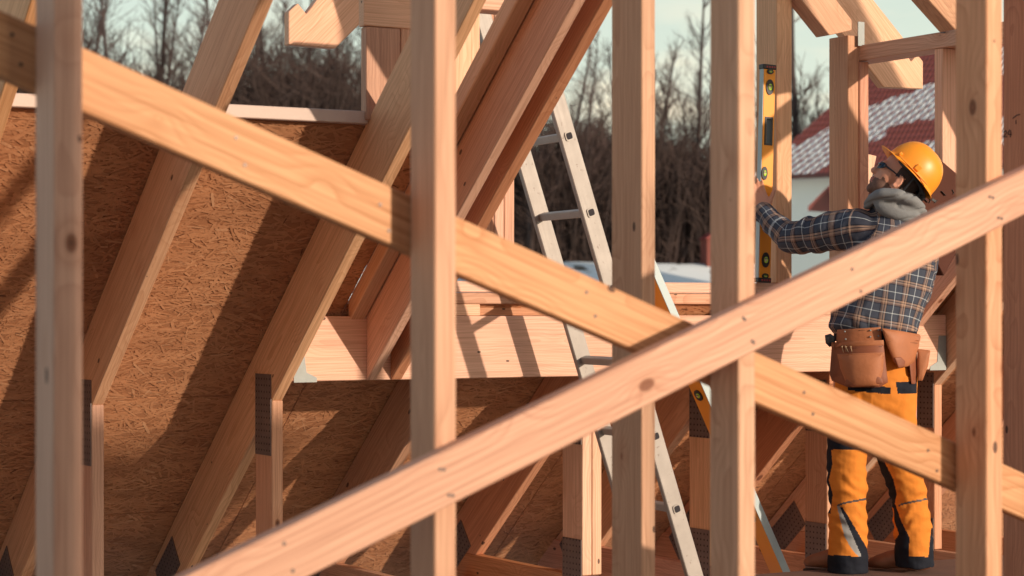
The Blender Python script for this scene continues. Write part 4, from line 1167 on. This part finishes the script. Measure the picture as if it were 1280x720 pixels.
p0 = pouch('back_panel', dense([(1046, 412), (1101, 409), (1103, 432), (1045, 434)]), .004, .006, TAN_)
p1 = pouch('pouch', dense([(1040, 428), (1104, 425), (1107, 452), (1110, 478), (1100, 484), (1060, 484), (1040, 476), (1037, 468)]), .008, .034, TAN2, .008)
p1b = pouch('pouch_rim', dense([(1039.5, 428), (1104.5, 425), (1105, 431.5), (1039, 434)]), .034, .014, TAN_, 0)
p2 = pouch('front_pocket', dense([(1047, 443), (1105, 441), (1104, 462), (1099, 482), (1066, 484), (1058, 480), (1050, 460)]), .042, .026, TAN_, .016)
p2b = pouch('pocket_rim', dense([(1046.5, 442.5), (1105.5, 440.5), (1105, 446), (1047.5, 449)]), .064, .008, TAN_, 0)
stitch(p2, [(1049, 450.5), (1070, 449.5), (1104, 447.5)], .0735); stitch(p1, [(1042, 436.5), (1070, 435), (1103, 433)], .050); stitch(p0, [(1048, 415), (1075, 413), (1100, 412)], .012)
for cx_, cy_, sg in ((1063, 478, 1), (1096, 476, -1)):
    pouch('corner_patch', dense([(cx_ - 8, cy_ + 4), (cx_ + 8, cy_ + 4), (cx_ + 7, cy_ - 2), (cx_, cy_ - 7), (cx_ - 6, cy_ - 3)], 2), .070, .006, TAN2, .002)
p3 = pouch('holster', dense([(1102, 410), (1128, 414), (1150, 418), (1149, 432), (1143, 452), (1135, 458), (1124, 460), (1117, 452), (1108, 430)]), .010, .030, TAN_, .016)
pouch('holster_rim', dense([(1106, 417), (1130, 418), (1151, 420), (1150, 426), (1108, 424)]), .036, .012, TAN_, 0)
stitch(p3, [(1110, 427), (1130, 427.5), (1148, 429)], .054)
pouch('holster_tip', dense([(1118, 447), (1126, 446), (1132, 452), (1130, 459), (1123, 460)], 3), .052, .008, TAN2, .003)
pouch('tool_loop', dense([(1136, 452), (1146, 440), (1147, 470), (1144, 480), (1139, 480)]), .004, .026, TAN2, .01)
pouch('tool_loop', dense([(1147, 436), (1163, 438), (1160, 458), (1153, 476), (1147, 476), (1146, 455)]), .010, .028, TAN_, .012)
pouch('buckle', dense([(1031, 419), (1038, 417), (1044, 421), (1044, 430), (1037, 434), (1032, 429)], 2), .002, .02, BLK, .004)
for (nx, ny) in ((1056, 414.5), (1088, 413), (1098, 412.5), (1098, 420), (1057, 424), (1088, 421)):
    c = W(nx, ny, belt_s(nx) * .96 - .026); rvt = Blob(); 
    bm = bmesh.new(); bmesh.ops.create_icosphere(bm, subdivisions=1, radius=.0045, matrix=Matrix.Translation(c)); from_bm('rivet', bm, ZINC, None, p0, smooth=True)
vs, fs = [], []
rr2 = random.Random(3)
NAIL = plain('nails', (.55, .40, .25), .4, .6)
for k in range(5):
    x = 1056 + k * 2.6; c = W(x, 447, belt_s(x) * .96 - .050); d = v3(rr2.uniform(-.5, .5), 1, rr2.uniform(-.3, .1)).normalized(); vs, fs = [], []
    seg(vs, fs, c, c + d * .05, .0016, .0016, 6); seg(vs, fs, c + d * .048, c + d * .051, .0042, .0042, 8)
    me = bpy.data.meshes.new('nail'); me.from_pydata(vs, [], fs)
    o = link('nail', me, NAIL, None, p2)
